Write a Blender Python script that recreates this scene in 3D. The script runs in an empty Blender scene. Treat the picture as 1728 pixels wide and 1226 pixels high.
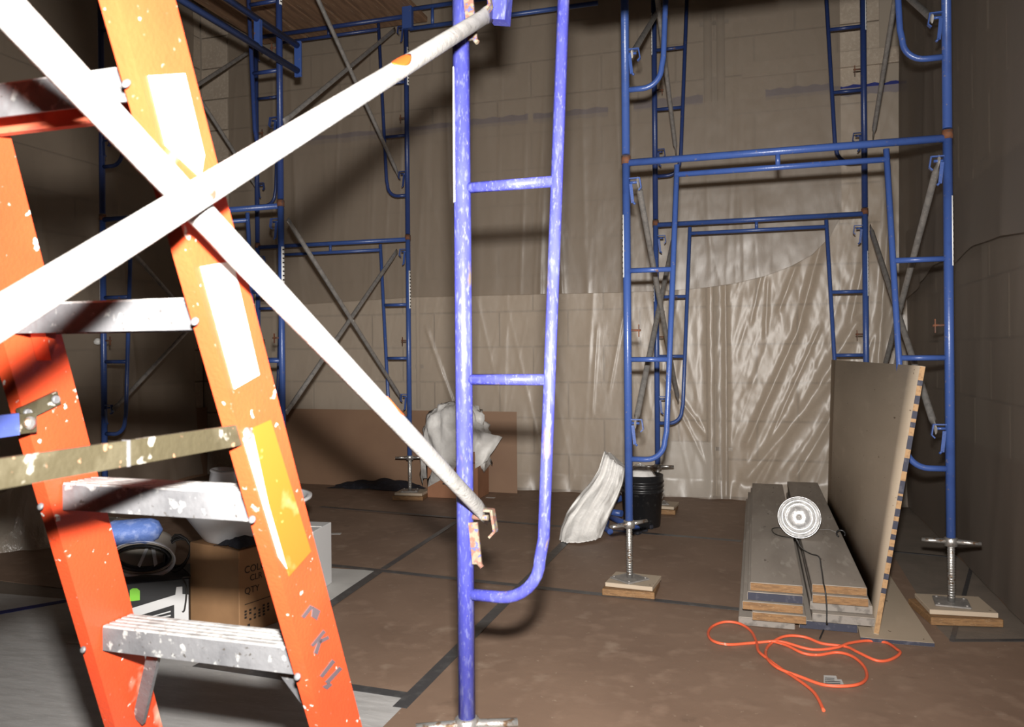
import bpy, bmesh, math, random
from mathutils import Vector, Matrix, noise, Euler
random.seed(7)
S = bpy.context.scene
COL = S.collection
# ------------------------------------------------------------------ camera, world, flash, exposure
F, CX, CY, EYE = 1344.0, 864.0, 594.0, 1.27
YAW, ROLL = math.radians(17), math.radians(0.5)
cam = bpy.data.cameras.new('camera'); cam.sensor_width = 36.0; cam.lens = 36.0*F/1728
cam.shift_y = -(613.0-CY)/1728; cam.clip_start = 0.02
cam.dof.use_dof = True; cam.dof.focus_distance = 4.6; cam.dof.aperture_fstop = 8.0
co = bpy.data.objects.new('camera', cam); COL.objects.link(co)
co.matrix_world = (Matrix.Translation((0, 0, EYE)) @ Matrix.Rotation(YAW, 4, 'Z')
                   @ Matrix.Rotation(math.pi/2, 4, 'X') @ Matrix.Rotation(-ROLL, 4, 'Z'))
S.camera = co
W = bpy.data.worlds.new('world'); S.world = W; W.use_nodes = True
W.node_tree.nodes['Background'].inputs[0].default_value = (0.9, 0.93, 1, 1)
W.node_tree.nodes['Background'].inputs[1].default_value = 0.02
fl = bpy.data.lights.new('flash', 'AREA'); fl.shape = 'RECTANGLE'; fl.size = 0.07; fl.size_y = 0.045
fl.energy = 150.0; fl.color = (1.0, 0.965, 0.92); fl.spread = math.radians(118)
fo = bpy.data.objects.new('flash', fl); COL.objects.link(fo)
fo.matrix_world = (Matrix.Translation((0.0, 0.03, EYE+0.17)) @ Matrix.Rotation(YAW, 4, 'Z')
                   @ Matrix.Rotation(math.pi/2, 4, 'X'))
S.view_settings.view_transform = 'Standard'; S.view_settings.look = 'None'
S.view_settings.gamma = 1.0; S.view_settings.use_curve_mapping = False
S.view_settings.exposure = 0.0

# ------------------------------------------------------------------ photo pixel -> place on a real surface
def ray(px, py):
    u, v = (px-CX)/F, (CY-py)/F; c, s = math.cos(ROLL), math.sin(ROLL)
    a, b = u*c+v*s, -u*s+v*c
    return Vector((a*math.cos(YAW)-math.sin(YAW), a*math.sin(YAW)+math.cos(YAW), b))
def fz(px, py, z=0.0):
    d = ray(px, py); t = (z-EYE)/d.z; return Vector((d.x*t, d.y*t, z))
def fy(px, py, Y):
    d = ray(px, py); t = Y/d.y; return Vector((d.x*t, Y, EYE+d.z*t))
def fx(px, py, X):
    d = ray(px, py); t = X/d.x; return Vector((X, d.y*t, EYE+d.z*t))
def fplane(px, py, p, n):
    d = ray(px, py); o = Vector((0, 0, EYE)); t = (p-o).dot(n)/d.dot(n); return o+d*t

# ------------------------------------------------------------------ materials
def mat(name, col, rough=0.6, metal=0.0, layers=(), bump=None, spec=0.5, stretch=None, emit=None, coat=0):
    m = bpy.data.materials.new(name); m.use_nodes = True
    nt = m.node_tree; N, L = nt.nodes, nt.links; b = N['Principled BSDF']
    b.inputs['Roughness'].default_value = rough; b.inputs['Metallic'].default_value = metal
    b.inputs['Specular IOR Level'].default_value = spec
    if coat: b.inputs['Coat Weight'].default_value = coat
    tc = N.new('ShaderNodeTexCoord'); mp = N.new('ShaderNodeMapping'); L.new(tc.outputs['Object'], mp.inputs[0])
    if stretch: mp.inputs['Scale'].default_value = stretch
    rgb = N.new('ShaderNodeRGB'); rgb.outputs[0].default_value = (*col, 1); cur = rgb.outputs[0]
    for ly in layers:                          # (scale, lo, hi, colour[, detail])
        nz = N.new('ShaderNodeTexNoise'); nz.inputs['Scale'].default_value = ly[0]
        nz.inputs['Detail'].default_value = ly[4] if len(ly) > 4 else 4
        L.new(mp.outputs[0], nz.inputs['Vector'])
        mr = N.new('ShaderNodeMapRange'); mr.inputs[1].default_value = ly[1]; mr.inputs[2].default_value = ly[2]
        L.new(nz.outputs[0], mr.inputs[0])
        mx = N.new('ShaderNodeMix'); mx.data_type = 'RGBA'
        L.new(mr.outputs[0], mx.inputs[0]); L.new(cur, mx.inputs[6]); mx.inputs[7].default_value = (*ly[3], 1)
        cur = mx.outputs[2]
    L.new(cur, b.inputs['Base Color'])
    if bump:
        nz = N.new('ShaderNodeTexNoise'); nz.inputs['Scale'].default_value = bump[0]; nz.inputs['Detail'].default_value = 5
        L.new(mp.outputs[0], nz.inputs['Vector'])
        bp = N.new('ShaderNodeBump'); bp.inputs['Strength'].default_value = bump[1]; bp.inputs['Distance'].default_value = 0.01
        L.new(nz.outputs[0], bp.inputs['Height']); L.new(bp.outputs[0], b.inputs['Normal'])
    return m
def film_mat(name, clear, col, rough=0.28, bump=(35, .35)):
    m = bpy.data.materials.new(name); m.use_nodes = True
    nt = m.node_tree; N, L = nt.nodes, nt.links; N.remove(N['Principled BSDF'])
    out = N['Material Output']
    tr = N.new('ShaderNodeBsdfTransparent'); tr.inputs[0].default_value = (0.97, 0.95, 0.92, 1)
    df = N.new('ShaderNodeBsdfDiffuse'); df.inputs[0].default_value = (*col, 1)
    tl = N.new('ShaderNodeBsdfTranslucent'); tl.inputs[0].default_value = (*col, 1)
    gl = N.new('ShaderNodeBsdfGlossy'); gl.inputs[0].default_value = (.9, .9, .9, 1); gl.inputs['Roughness'].default_value = rough
    tc = N.new('ShaderNodeTexCoord')
    mp = N.new('ShaderNodeMapping'); mp.inputs['Scale'].default_value = (1.6, 1.6, .5); L.new(tc.outputs['Object'], mp.inputs[0])
    nz = N.new('ShaderNodeTexNoise'); nz.inputs['Scale'].default_value = bump[0]*.35; nz.inputs['Detail'].default_value = 6
    L.new(mp.outputs[0], nz.inputs['Vector'])
    bp = N.new('ShaderNodeBump'); bp.inputs['Strength'].default_value = bump[1]; bp.inputs['Distance'].default_value = .02
    L.new(nz.outputs[0], bp.inputs['Height'])
    for s_ in (df, tl, gl): L.new(bp.outputs[0], s_.inputs['Normal'])
    a = N.new('ShaderNodeMixShader'); a.inputs[0].default_value = .35; L.new(df.outputs[0], a.inputs[1]); L.new(tl.outputs[0], a.inputs[2])
    b = N.new('ShaderNodeMixShader'); b.inputs[0].default_value = .10; L.new(a.outputs[0], b.inputs[1]); L.new(gl.outputs[0], b.inputs[2])
    c = N.new('ShaderNodeMixShader'); c.inputs[0].default_value = 1-clear; L.new(tr.outputs[0], c.inputs[1]); L.new(b.outputs[0], c.inputs[2])
    L.new(c.outputs[0], out.inputs[0])
    return m
BLUE = (0.042, 0.085, 0.27)
M = dict(
 blue=mat('blue_paint', BLUE, .32, 0, [(9, .55, .75, (.034, .066, .215)), (60, .66, .72, (.16, .15, .2)), (14, .70, .74, (.17, .085, .04))], (120, .08)),
 navy=mat('dark_blue', (.022, .042, .145), .34, 0, [(9, .55, .75, (.018, .034, .115)), (60, .66, .72, (.09, .085, .11)), (14, .70, .74, (.13, .07, .035))], (120, .08)),
 bluew=mat('worn_blue_paint', (.046, .05, .27), .33, 0, [(30, .45, .7, (.066, .074, .30)), (150, .56, .70, (.125, .135, .33)), (60, .60, .74, (.12, .13, .32)), (26, .66, .73, (.15, .115, .075)), (260, .66, .72, (.17, .165, .25))], (120, .1), stretch=(1, 1, .3)),
 rust=mat('rust', (.15, .055, .024), .8, 0, [(40, .5, .6, (.09, .05, .04))], (80, .3)),
 rustpaint=mat('rusty_flat_bar', (.14, .065, .045), .7, 0, [(70, .45, .55, (.15, .125, .085)), (90, .6, .64, (.06, .065, .16))], (80, .2)),
 galv=mat('galvanised_steel', (.33, .31, .29), .45, .35, [(30, .4, .7, (.23, .22, .21)), (90, .62, .7, (.45, .44, .42))], (90, .1)),
 braceg=mat('near_brace_paint', (.34, .335, .32), .55, 0, [(30, .45, .65, (.27, .265, .25)), (80, .64, .7, (.2, .195, .18)), (50, .68, .72, (.4, .3, .22))], (120, .15)),
 zinc=mat('zinc_thread', (.5, .49, .47), .3, .8, [(50, .55, .65, (.3, .2, .13))], (300, .2)),
 black=mat('black_plastic', (.012, .012, .013), .35, 0, [(40, .6, .75, (.05, .05, .05))], (30, .05)),
 blackcloth=mat('black_cloth', (.012, .013, .02), .75, 0, [(20, .5, .7, (.03, .032, .045))], (60, .3)),
 orange=mat('orange_fibreglass', (.52, .056, .017), .42, 0, [(5, .4, .7, (.43, .042, .013)), (48, .685, .705, (.6, .57, .52)), (15, .69, .71, (.6, .57, .5)), (6, .66, .72, (.5, .30, .22)), (90, .71, .74, (.2, .15, .12))], (160, .1)),
 aluminium=mat('paint_splashed_aluminium', (.135, .135, .14), .5, .2, [(14, .45, .65, (.095, .095, .10)), (45, .60, .67, (.32, .32, .31)), (110, .66, .70, (.06, .055, .05))], (70, .15)),
 tread=mat('tread_with_white_paint', (.29, .285, .275), .6, 0, [(30, .52, .62, (.18, .175, .17)), (14, .71, .74, (.3, .09, .04)), (120, .6, .66, (.16, .15, .145))], (90, .2)),
 redunder=mat('red_stained_underside', (.45, .10, .05), .6, 0, [(20, .5, .6, (.3, .06, .035))]),
 bronze=mat('bronze_spreader', (.034, .028, .014), .55, .1, [(20, .5, .6, (.046, .039, .022)), (30, .63, .67, (.3, .28, .24)), (70, .67, .7, (.25, .12, .07))], (90, .15)),
 bluetape=mat('blue_tape', (.04, .06, .22), .6, 0, [(50, .55, .65, (.06, .085, .26))]),
 walltape=mat('wall_tape', (.006, .015, .16), .6, 0, [(14, .5, .6, (.012, .025, .19))]),
 sticker=mat('white_sticker', (.84, .83, .80), .4, 0, [(25, .6, .66, (.7, .68, .64))]),
 yellow=mat('yellow_sticker', (.5, .092, .012), .4, 0, [(18, .58, .70, (.45, .17, .06)), (50, .68, .71, (.6, .2, .05))]),
 marker=mat('grey_marker', (.07, .05, .055), .7),
 kraft=mat('kraft_paper', (.235, .155, .108), .62, 0, [(2.2, .4, .7, (.19, .123, .085)), (9, .52, .75, (.28, .19, .135)), (5, .62, .74, (.31, .225, .165)), (40, .68, .74, (.33, .245, .18)), (3.3, .66, .72, (.15, .098, .068))], (14, .12)),
 kraftwall=mat('kraft_wall_paper', (.235, .14, .085), .6, 0, [(2, .4, .7, (.20, .115, .07))], (10, .1)),
 greysheet=mat('grey_floor_sheet', (.45, .44, .43), .5, 0, [(6, .4, .7, (.38, .37, .36)), (30, .6, .7, (.5, .49, .48))], (9, .25), stretch=(1, 3, 1)),
 concretefloor=mat('concrete_floor', (.19, .155, .125), .7, 0, [(5, .4, .7, (.15, .125, .10))], (40, .15)),
 tape=mat('dark_grey_tape', (.055, .055, .058), .38, 0, [(20, .5, .7, (.09, .09, .09))], (25, .1)),
 block=mat('concrete_block', (.45, .375, .295), .85, 0, [(3, .4, .7, (.39, .32, .25)), (40, .5, .7, (.50, .425, .34))], (120, .25)),
 mortar=mat('mortar', (.35, .295, .235), .9),
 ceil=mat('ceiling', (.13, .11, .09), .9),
 plank=mat('weathered_plank', (.37, .325, .28), .75, 0, [(3, .4, .65, (.30, .26, .22)), (9, .6, .7, (.43, .385, .335)), (14, .68, .74, (.14, .12, .10))], (16, .12), stretch=(2.6, .6, 2)),
 endgrain=mat('fresh_plank_end', (.25, .135, .055), .75, 0, [(25, .45, .65, (.17, .09, .038)), (60, .6, .68, (.30, .19, .10))], (60, .2), stretch=(1, 6, 5)),
 blueend=mat('blue_painted_end', (.028, .03, .05), .7, 0, [(40, .55, .65, (.06, .06, .08))]),
 greyend=mat('grey_plank_end', (.24, .215, .19), .8, 0, [(30, .5, .65, (.14, .125, .11))]),
 deck=mat('deck_underside', (.26, .15, .085), .8, 0, [(4, .4, .65, (.17, .095, .055)), (9, .62, .68, (.33, .24, .16))], (20, .2), stretch=(6, .6, 6)),
 ply=mat('plywood_face', (.46, .375, .28), .65, 0, [(2, .4, .7, (.40, .32, .235)), (7, .6, .75, (.50, .41, .31)), (30, .71, .73, (.12, .08, .05))], (30, .08), stretch=(1, .5, 2)),
 plyedge=mat('plywood_edge', (.36, .215, .10), .7, 0, [(60, .5, .6, (.27, .155, .07))]),
 whiteplastic=mat('white_plastic', (.78, .78, .80), .3, 0, [(6, .5, .7, (.72, .72, .73))]),
 whitecloth=mat('white_sheeting', (.74, .72, .69), .5, 0, [(8, .45, .7, (.64, .62, .59))], (22, .7)),
 card=mat('cardboard', (.36, .20, .095), .75, 0, [(9, .4, .7, (.31, .17, .08))]),
 cardred=mat('reddish_cardboard', (.30, .14, .075), .75, 0, [(6, .4, .7, (.26, .12, .06))]),
 ink=mat('ink', (.03, .022, .018), .8),
 paperwhite=mat('white_paper', (.52, .51, .49), .6, 0, [(5, .4, .7, (.44, .43, .41))]),
 beige=mat('beige_shell', (.40, .36, .31), .5, 0, [(10, .45, .7, (.32, .28, .24))]),
 bluefoam=mat('blue_foam', (.14, .24, .62), .5, 0, [(30, .5, .65, (.28, .38, .75))], (60, .4)),
 green=mat('green_sticker', (.20, .55, .04), .5),
 cartonwhite=mat('carton_print', (.62, .62, .62), .5), cartonblack=mat('carton_black', (.012, .012, .013), .45),
 reflector=mat('spun_aluminium', (.80, .80, .80), .3, .75, [(30, .45, .6, (.6, .6, .6)), (60, .6, .64, (.95, .95, .95))], (25, .45)),
 cord=mat('orange_cord', (.72, .12, .05), .5, 0, [(30, .68, .72, (.6, .45, .35))]),
 darkcord=mat('black_cord', (.02, .018, .016), .5),
 white=mat('white_box', (.6, .6, .6), .5),
 softpaint=mat('orange_spray_mark', (.5, .075, .006), .6),
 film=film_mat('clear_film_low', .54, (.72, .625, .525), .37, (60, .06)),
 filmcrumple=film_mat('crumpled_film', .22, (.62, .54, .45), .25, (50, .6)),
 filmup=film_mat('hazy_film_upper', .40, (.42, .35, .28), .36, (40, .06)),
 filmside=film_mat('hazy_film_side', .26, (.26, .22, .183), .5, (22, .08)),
)

# ------------------------------------------------------------------ mesh helpers
OFF = {}
class MB:
    def __init__(s): s.bm = bmesh.new()
    def box(s, c, size, rot=None, mi=0, bevel=0):
        m = Matrix.Translation(Vector(c)) @ (rot.to_4x4() if rot is not None else Matrix.Identity(4)) @ Matrix.Diagonal((*size, 1))
        r = bmesh.ops.create_cube(s.bm, size=1, matrix=m)
        fs = {f for v in r['verts'] for f in v.link_faces}
        for f in fs: f.material_index = mi
        if bevel:
            es = {e for v in r['verts'] for e in v.link_edges}
            bmesh.ops.bevel(s.bm, geom=list(es), offset=bevel, segments=1, affect='EDGES', profile=.5, material=mi)
        return s
    def bar(s, a, b, w, h, up=(0, 0, 1), mi=0):
        a, b = Vector(a), Vector(b); d = (b-a); n = d.normalized(); x = n.cross(Vector(up))
        if x.length < 1e-5: x = n.cross(Vector((1, 0, 0)))
        x.normalize(); z = x.cross(n)
        return s.box((a+b)/2, (w, d.length, h), Matrix((x, n, z)).transposed(), mi)
    def tube(s, pts, r, seg=12, cap=True, mi=0, squash=None):
        pts = [Vector(p) for p in pts]; n = len(pts)
        rr = r if isinstance(r, (list, tuple)) else [r]*n
        t0 = (pts[1]-pts[0]).normalized()
        a = t0.cross(Vector((0, 1, 0)) if abs(t0.y) < .9 else Vector((1, 0, 0))).normalized()
        rings = []
        for i, p in enumerate(pts):
            t = ((pts[min(i+1, n-1)]-p).normalized()+(p-pts[max(i-1, 0)]).normalized()).normalized()
            a = (a-t*a.dot(t)).normalized(); b = t.cross(a)
            k = squash[i] if squash else (1, 1)
            rings.append([s.bm.verts.new(p+(a*math.cos(2*math.pi*j/seg)*k[0]+b*math.sin(2*math.pi*j/seg)*k[1])*rr[i]) for j in range(seg)])
        for i in range(n-1):
            for j in range(seg):
                f = s.bm.faces.new((rings[i][j], rings[i][(j+1) % seg], rings[i+1][(j+1) % seg], rings[i+1][j])); f.smooth = True; f.material_index = mi
        if cap:
            s.bm.faces.new(list(reversed(rings[0]))).material_index = mi; s.bm.faces.new(rings[-1]).material_index = mi
        return s
    def loft(s, rings, close=True, cap0=True, cap1=True, mi=0):
        R = [[s.bm.verts.new(p) for p in ring] for ring in rings]; k = len(R[0])
        for i in range(len(R)-1):
            for j in range(k if close else k-1):
                f = s.bm.faces.new((R[i][j], R[i][(j+1) % k], R[i+1][(j+1) % k], R[i+1][j])); f.smooth = True; f.material_index = mi
        if cap0: s.bm.faces.new(list(reversed(R[0]))).material_index = mi
        if cap1: s.bm.faces.new(R[-1]).material_index = mi
        return s
    def lathe(s, prof, c, seg=28, rot=None, cap0=True, cap1=True, mi=0):
        c = Vector(c); R = rot if rot is not None else Matrix.Identity(3)
        return s.loft([[c+R @ Vector((r*math.cos(2*math.pi*j/seg), r*math.sin(2*math.pi*j/seg), z)) for j in range(seg)] for r, z in prof], True, cap0, cap1, mi)
    def patch(s, c, z0, z1, r, a0, a1, th=.001, seg=6):
        rings = []
        for z in (z0, z1):
            o = [Vector((c[0]+(r+th)*math.cos(a0+(a1-a0)*j/seg), c[1]+(r+th)*math.sin(a0+(a1-a0)*j/seg), z)) for j in range(seg+1)]
            i = [Vector((c[0]+(r-th)*math.cos(a1+(a0-a1)*j/seg), c[1]+(r-th)*math.sin(a1+(a0-a1)*j/seg), z)) for j in range(seg+1)]
            rings.append(o+i)
        return s.loft(rings)
    def prism(s, pts, ext, mi=0):
        ext = Vector(ext); a = [s.bm.verts.new(p) for p in pts]; b = [s.bm.verts.new(Vector(p)+ext) for p in pts]; n = len(a)
        s.bm.faces.new(a).material_index = mi; s.bm.faces.new(list(reversed(b))).material_index = mi
        for i in range(n): s.bm.faces.new((a[i], b[i], b[(i+1) % n], a[(i+1) % n])).material_index = mi
        return s
    def grid(s, fn, nu, nv, th=0):
        V = [[s.bm.verts.new(fn(i/nu, j/nv)) for i in range(nu+1)] for j in range(nv+1)]
        for j in range(nv):
            for i in range(nu):
                s.bm.faces.new((V[j][i], V[j][i+1], V[j+1][i+1], V[j+1][i])).smooth = True
        return s
    def build(s, name, m, parent=None, local=False, recalc=True):
        if recalc: bmesh.ops.recalc_face_normals(s.bm, faces=s.bm.faces)
        if parent is not None and not local: bmesh.ops.translate(s.bm, vec=-OFF[parent.name], verts=s.bm.verts)
        me = bpy.data.meshes.new(name); s.bm.to_mesh(me); s.bm.free()
        for k in (m if isinstance(m, (list, tuple)) else [m]): me.materials.append(M[k])
        o = bpy.data.objects.new(name, me); COL.objects.link(o)
        if parent is not None: o.parent = parent; OFF[o.name] = OFF[parent.name]
        else: OFF[o.name] = Vector((0, 0, 0))
        return o
def tag(o, label, cat, group=None, kind=None):
    if label: o['label'] = label
    if cat: o['category'] = cat
    if group: o['group'] = group
    if kind: o['kind'] = kind
    return o
def thing(name, loc, label, cat, group=None, rz=0):
    o = bpy.data.objects.new(name, None); COL.objects.link(o); o.location = loc; o.rotation_euler = (0, 0, rz)
    o.empty_display_size = .1; OFF[o.name] = Vector(loc)
    return tag(o, label, cat, group)
def solo(mb, name, m, label, cat, group=None):
    """a one-mesh thing built in world coordinates: origin moved to its base"""
    xs = [v.co.copy() for v in mb.bm.verts]
    c = Vector((sum(v.x for v in xs)/len(xs), sum(v.y for v in xs)/len(xs), min(v.z for v in xs)))
    bmesh.ops.translate(mb.bm, vec=-c, verts=mb.bm.verts)
    o = mb.build(name, m); o.location = c
    return tag(o, label, cat, group)
def copy_tree(o, parent=None):
    c = o.copy(); COL.objects.link(c); c.parent = parent
    for ch in list(o.children): copy_tree(ch, c)
    return c
def struct(mb, name, m):
    o = mb.build(name, m); o['kind'] = 'structure'; return o
def arc(c, r, a0, a1, ax, ay, n=8):
    c = Vector(c); return [c+Vector(ax)*(r*math.cos(a0+(a1-a0)*i/n))+Vector(ay)*(r*math.sin(a0+(a1-a0)*i/n)) for i in range(n+1)]
def smooth_path(pts, n=8):
    P = [Vector(p) for p in pts]; P = [P[0]]+P+[P[-1]]; out = []
    for i in range(1, len(P)-2):
        for k in range(n):
            t = k/n; a, b, c, d = P[i-1], P[i], P[i+1], P[i+2]
            out.append(.5*((2*b)+(c-a)*t+(2*a-5*b+4*c-d)*t*t+(3*b-a-3*c+d)*t**3))
    return out+[P[-2]]
def fbm(p, o=4): return noise.fractal(p, 1.0, 2.0, o)

# ------------------------------------------------------------------ room shell
XL, XR, YB, YF, ZC = -5.6, 1.2, 7.12, -3.0, 5.2
struct(MB().box(((XL+XR)/2, (YB+YF)/2, -.05), (XR-XL+.4, YB-YF+.4, .1)), 'floor', 'concretefloor')
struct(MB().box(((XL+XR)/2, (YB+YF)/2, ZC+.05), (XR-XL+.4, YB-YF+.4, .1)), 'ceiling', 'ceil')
wb = struct(MB().box(((XL+XR)/2, YB+.13, ZC/2), (XR-XL+.4, .2, ZC)), 'wall_back', 'mortar')
wl = struct(MB().box((XL-.13, (YB+YF)/2, ZC/2), (.2, YB-YF+.4, ZC)), 'wall_left', 'mortar')
wr = struct(MB().box((XR+.13, (YB+YF)/2, ZC/2), (.2, YB-YF+.4, ZC)), 'wall_right', 'mortar')
struct(MB().box(((XL+XR)/2, YF-.1, ZC/2), (XR-XL+.4, .2, ZC)), 'wall_front', 'mortar')
BW, BH, BD = .66, .33, .09
def block_proto(axis, half=False):
    w = (BW/2 if half else BW)-.012
    mb = MB(); mb.box((0, 0, 0), (w, BD, BH-.012) if axis == 'x' else (BD, w, BH-.012), bevel=.004)
    return mb.build('concrete_block', 'block')
def lay(parent, axis, fixed, a0, a1):
    p = block_proto(axis); h = block_proto(axis, True); first = [True, True]
    rows = int(ZC/BH)
    for r in range(rows):
        a = a0; z = BH*(r+.5)
        seq = []
        if r % 2: seq.append((a+BW/4, 1)); a += BW/2
        while a+BW <= a1+.01: seq.append((a+BW/2, 0)); a += BW
        if a+BW/2 <= a1+.01: seq.append((a+BW/4, 1))
        for c, k in seq:
            src = (p, h)[k]; o = src if first[k] else src.copy()
            if not first[k]: COL.objects.link(o)
            first[k] = False; o.parent = parent
            j = random.uniform(-.003, .003)
            o.location = (c, fixed+j, z) if axis == 'x' else (fixed+j, c, z)
lay(wb, 'x', YB+BD/2, XL, XR)
lay(wl, 'y', XL-BD/2, 3.82, YB)
lay(wr, 'y', XR+BD/2, 1.18, YB)

# ------------------------------------------------------------------ floor coverings
def sheet(name, poly, m, z0, label, cat='floor paper', th=.003):
    solo(MB().prism([Vector((x, y, z0)) for x, y in poly], (0, 0, th)), name, m, label, cat)
sheet('kraft_paper', [(-1.22, YF+.1), (1.19, YF+.1), (1.19, 3.95), (.80, 3.84), (.78, 4.02), (-1.22, 4.15)], 'kraft', .0005,
      'brown kraft floor paper in the foreground, under the orange cord')
sheet('kraft_paper', [(-2.1, 2.74), (-1.22, 2.71), (-1.22, 4.15), (-2.1, 4.21)], 'kraft', .0005,
      'brown kraft floor paper strip beside the lower right corner of the ladder')
sheet('kraft_paper', [(-2.1, 4.21), (-1.22, 4.15), (-1.22, 5.60), (-2.1, 5.69)], 'kraft', .0005,
      'brown kraft floor paper square behind the near scaffold post, left of the long seam')
sheet('kraft_paper', [(-1.22, 4.15), (.78, 4.02), (.80, 5.46), (-1.22, 5.60)], 'kraft', .0005,
      'brown kraft floor paper around the left foot of the right scaffold and under the planks')
sheet('kraft_paper', [(-3.5, 5.78), (-1.22, 5.60), (.80, 5.46), (.80, 7.11), (-3.5, 7.11)], 'kraft', .0005,
      'brown kraft floor paper along the back wall')
sheet('kraft_paper', [(-5.58, 3.55), (-2.1, 3.35), (-2.1, 5.69), (-3.5, 5.78), (-3.5, 7.11), (-5.58, 7.11)], 'kraft', .0005,
      'brown kraft floor paper on the left, behind the boxes')
sheet('floor_sheet', [(-5.58, YF+.1), (-1.22, YF+.1), (-1.22, 2.70), (-2.1, 2.74), (-2.1, 3.35), (-5.58, 3.2)], 'greysheet', .0005,
      'grey plastic floor sheet under the ladder, lower left', 'floor sheet')
sheet('white_paper', [(-2.92, 2.78), (-2.1, 2.86), (-2.1, 4.2), (-2.5, 4.17), (-2.9, 4.0)], 'paperwhite', .004,
      'white paper sheet on the floor beneath the boxes', 'paper')
TG = 'grey tape strips on the floor paper'
def tape(a, b, label, w=.05, z=.0038):
    a, b = Vector((*a, z)), Vector((*b, z))
    n = Vector((b.y-a.y, a.x-b.x, 0)).normalized()*w/2
    solo(MB().prism([a-n, b-n, b+n, a+n], (0, 0, .0012)), 'tape_strip', 'tape', label, 'tape', TG)
tape((-2.5, 4.24), (-.06, 4.035), 'long grey tape crossing the floor in front of the right scaffold foot', .045, z=.0072)
tape((-3.46, 5.85), (-.1, 5.50), 'grey tape crossing the floor further back, past the bucket', .045)
tape((-1.226, 2.60), (-1.22, 5.55), 'long grey tape running away under the near J-shaped leg', .055, z=.0052)
tape((-2.05, 3.4), (-2.1, 4.2), 'grey tape along the right edge of the white paper', .055, z=.0075)
tape((-2.1, 4.25), (-2.16, 5.7), 'grey tape running away behind the white paper', .04, z=.0052)
tape((-2.2, 2.74), (-1.20, 2.70), 'grey tape between the grey sheet and the kraft paper at the bottom', .05)
tape((.80, 3.86), (1.19, 3.97), 'dark tape on the floor by the right scaffold foot', .03)
tape((.80, 5.46), (1.16, 5.40), 'thin tape across the floor behind the leaning plywood', .03)
tape((.80, 3.84), (1.19, 5.2), 'thin grey tape along the foot of the right wall', .02, z=.0052)
# blue tape edge on the far left floor
solo(MB().prism([Vector((-3.7, 2.80, .0042)), Vector((-3.38, 3.28, .0042)), Vector((-3.42, 3.31, .0042)), Vector((-3.75, 2.84, .0042))], (0, 0, .0012)),
     'tape_strip', 'walltape', 'dark blue tape along the edge of the grey sheet, far left', 'tape')
for (px, py, s, r, lb) in [(567, 900, .045, .3, 'small white paper scrap on the floor right of the white carton'),
                           (828, 839, .05, .1, 'pale paper scrap on the floor by the reddish box')]:
    p = fz(px, py, .004)
    solo(MB().box(p, (s*1.6, s, .0012), Matrix.Rotation(r, 3, 'Z')), 'paper_scrap', 'paperwhite', lb, 'paper')

# kraft paper lining the foot of the walls
def panel(a, b, z1, nrm, label, m='kraftwall', z0=.004):
    a, b = Vector(a), Vector(b); n = Vector(nrm)
    mb = MB(); nu, nv = 40, 10
    def f(u, v, o=0): p = a.lerp(b, u)+Vector((0, 0, z0+(z1-z0)*v)); return p+n*(.012+.010*fbm(p*1.3)+o)
    mb.grid(lambda u, v: f(u, v), nu, nv); 
    mb.grid(lambda u, v: f(u, v, -.002), nu, nv)
    return solo(mb, 'kraft_lining', m, label, 'wall paper')
panel((-4.75, 6.86, 0), (-2.055, 6.86, 0), .735, (0, -1, 0), 'brown kraft paper lining the foot of the back wall behind the reddish box')
panel((-5.56, 3.9, 0), (-5.56, 7.1, 0), .72, (1, 0, 0), 'brown kraft paper lining the foot of the left wall')
panel((1.18, 1.2, 0), (1.18, 7.1, 0), .74, (-1, 0, 0), 'dark brown kraft paper lining the foot of the right wall')
# batten and blue tape behind the film
for k, (x0, x1, z) in enumerate([(-4.5, -2.75, 3.425), (-2.68, -2.0, 3.435), (-1.95, -1.25, 3.43), (-1.02, -.42, 3.45), (.1, .62, 3.44), (.63, 1.19, 3.405)]):
    lb = ['leftmost length of blue tape high on the back wall', 'blue tape high on the back wall just left of the near blue post',
          'blue tape high on the back wall seen inside the near blue frame', 'blue tape high on the back wall beside the rear scaffold leg',
          'faint blue tape high on the back wall between the right scaffold frames', 'blue tape high on the back wall ending at the right corner'][k]
    mb = MB(); n = 14
    pts = [Vector((x0+(x1-x0)*i/n, 7.112, z-.042+.008*math.sin(i*2.1+k))) for i in range(n+1)]+[Vector((x1+(x0-x1)*i/n, 7.112, z+.042+.008*math.sin(i*1.7+k*2))) for i in range(n+1)]
    solo(mb.prism(pts, (0, .003, 0)), 'wall_tape', 'walltape', lb, 'tape', 'blue tape high on the back wall')
solo(MB().box((.55, 7.10, 3.66), (1.28, .03, .13), bevel=.004), 'wood_batten', 'block', 'pale horizontal batten high on the back wall near the right corner', 'batten')
# conduits
def conduit(px, r, z0, z1, label):
    x = fy(px, 650, 7.075).x
    t = thing('conduit', (x, 7.075, z0), label, 'pipe')
    MB().tube([(x, 7.075, z0), (x, 7.075, z1)], r, 12).build('pipe', 'block', t)
    for z in (z0+.4, (z0+z1)/2, z1-.3): MB().box((x, 7.105, z), (r*4, .02, .03)).build('strap', 'galv', t)
conduit(706, .02, .74, 3.3, 'pale vertical conduit on the back wall above the white switch box')
conduit(1199, .035, .02, 4.4, 'left of the two vertical pipes behind the film right of the rear scaffold leg')
conduit(1221, .035, .02, 4.4, 'right of the two vertical pipes behind the film right of the rear scaffold leg')
p = fy(709, 699, 7.0)
t = thing('switch_box', (p.x, 7.03, p.z-.04), 'small white switch box on the kraft paper, left of the white plastic', 'switch')
MB().box((p.x, 7.03, p.z), (.075, .03, .075), bevel=.004).build('cover', 'sticker', t)
MB().box((p.x, 7.012, p.z), (.012, .01, .025)).build('toggle', 'whiteplastic', t)
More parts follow.
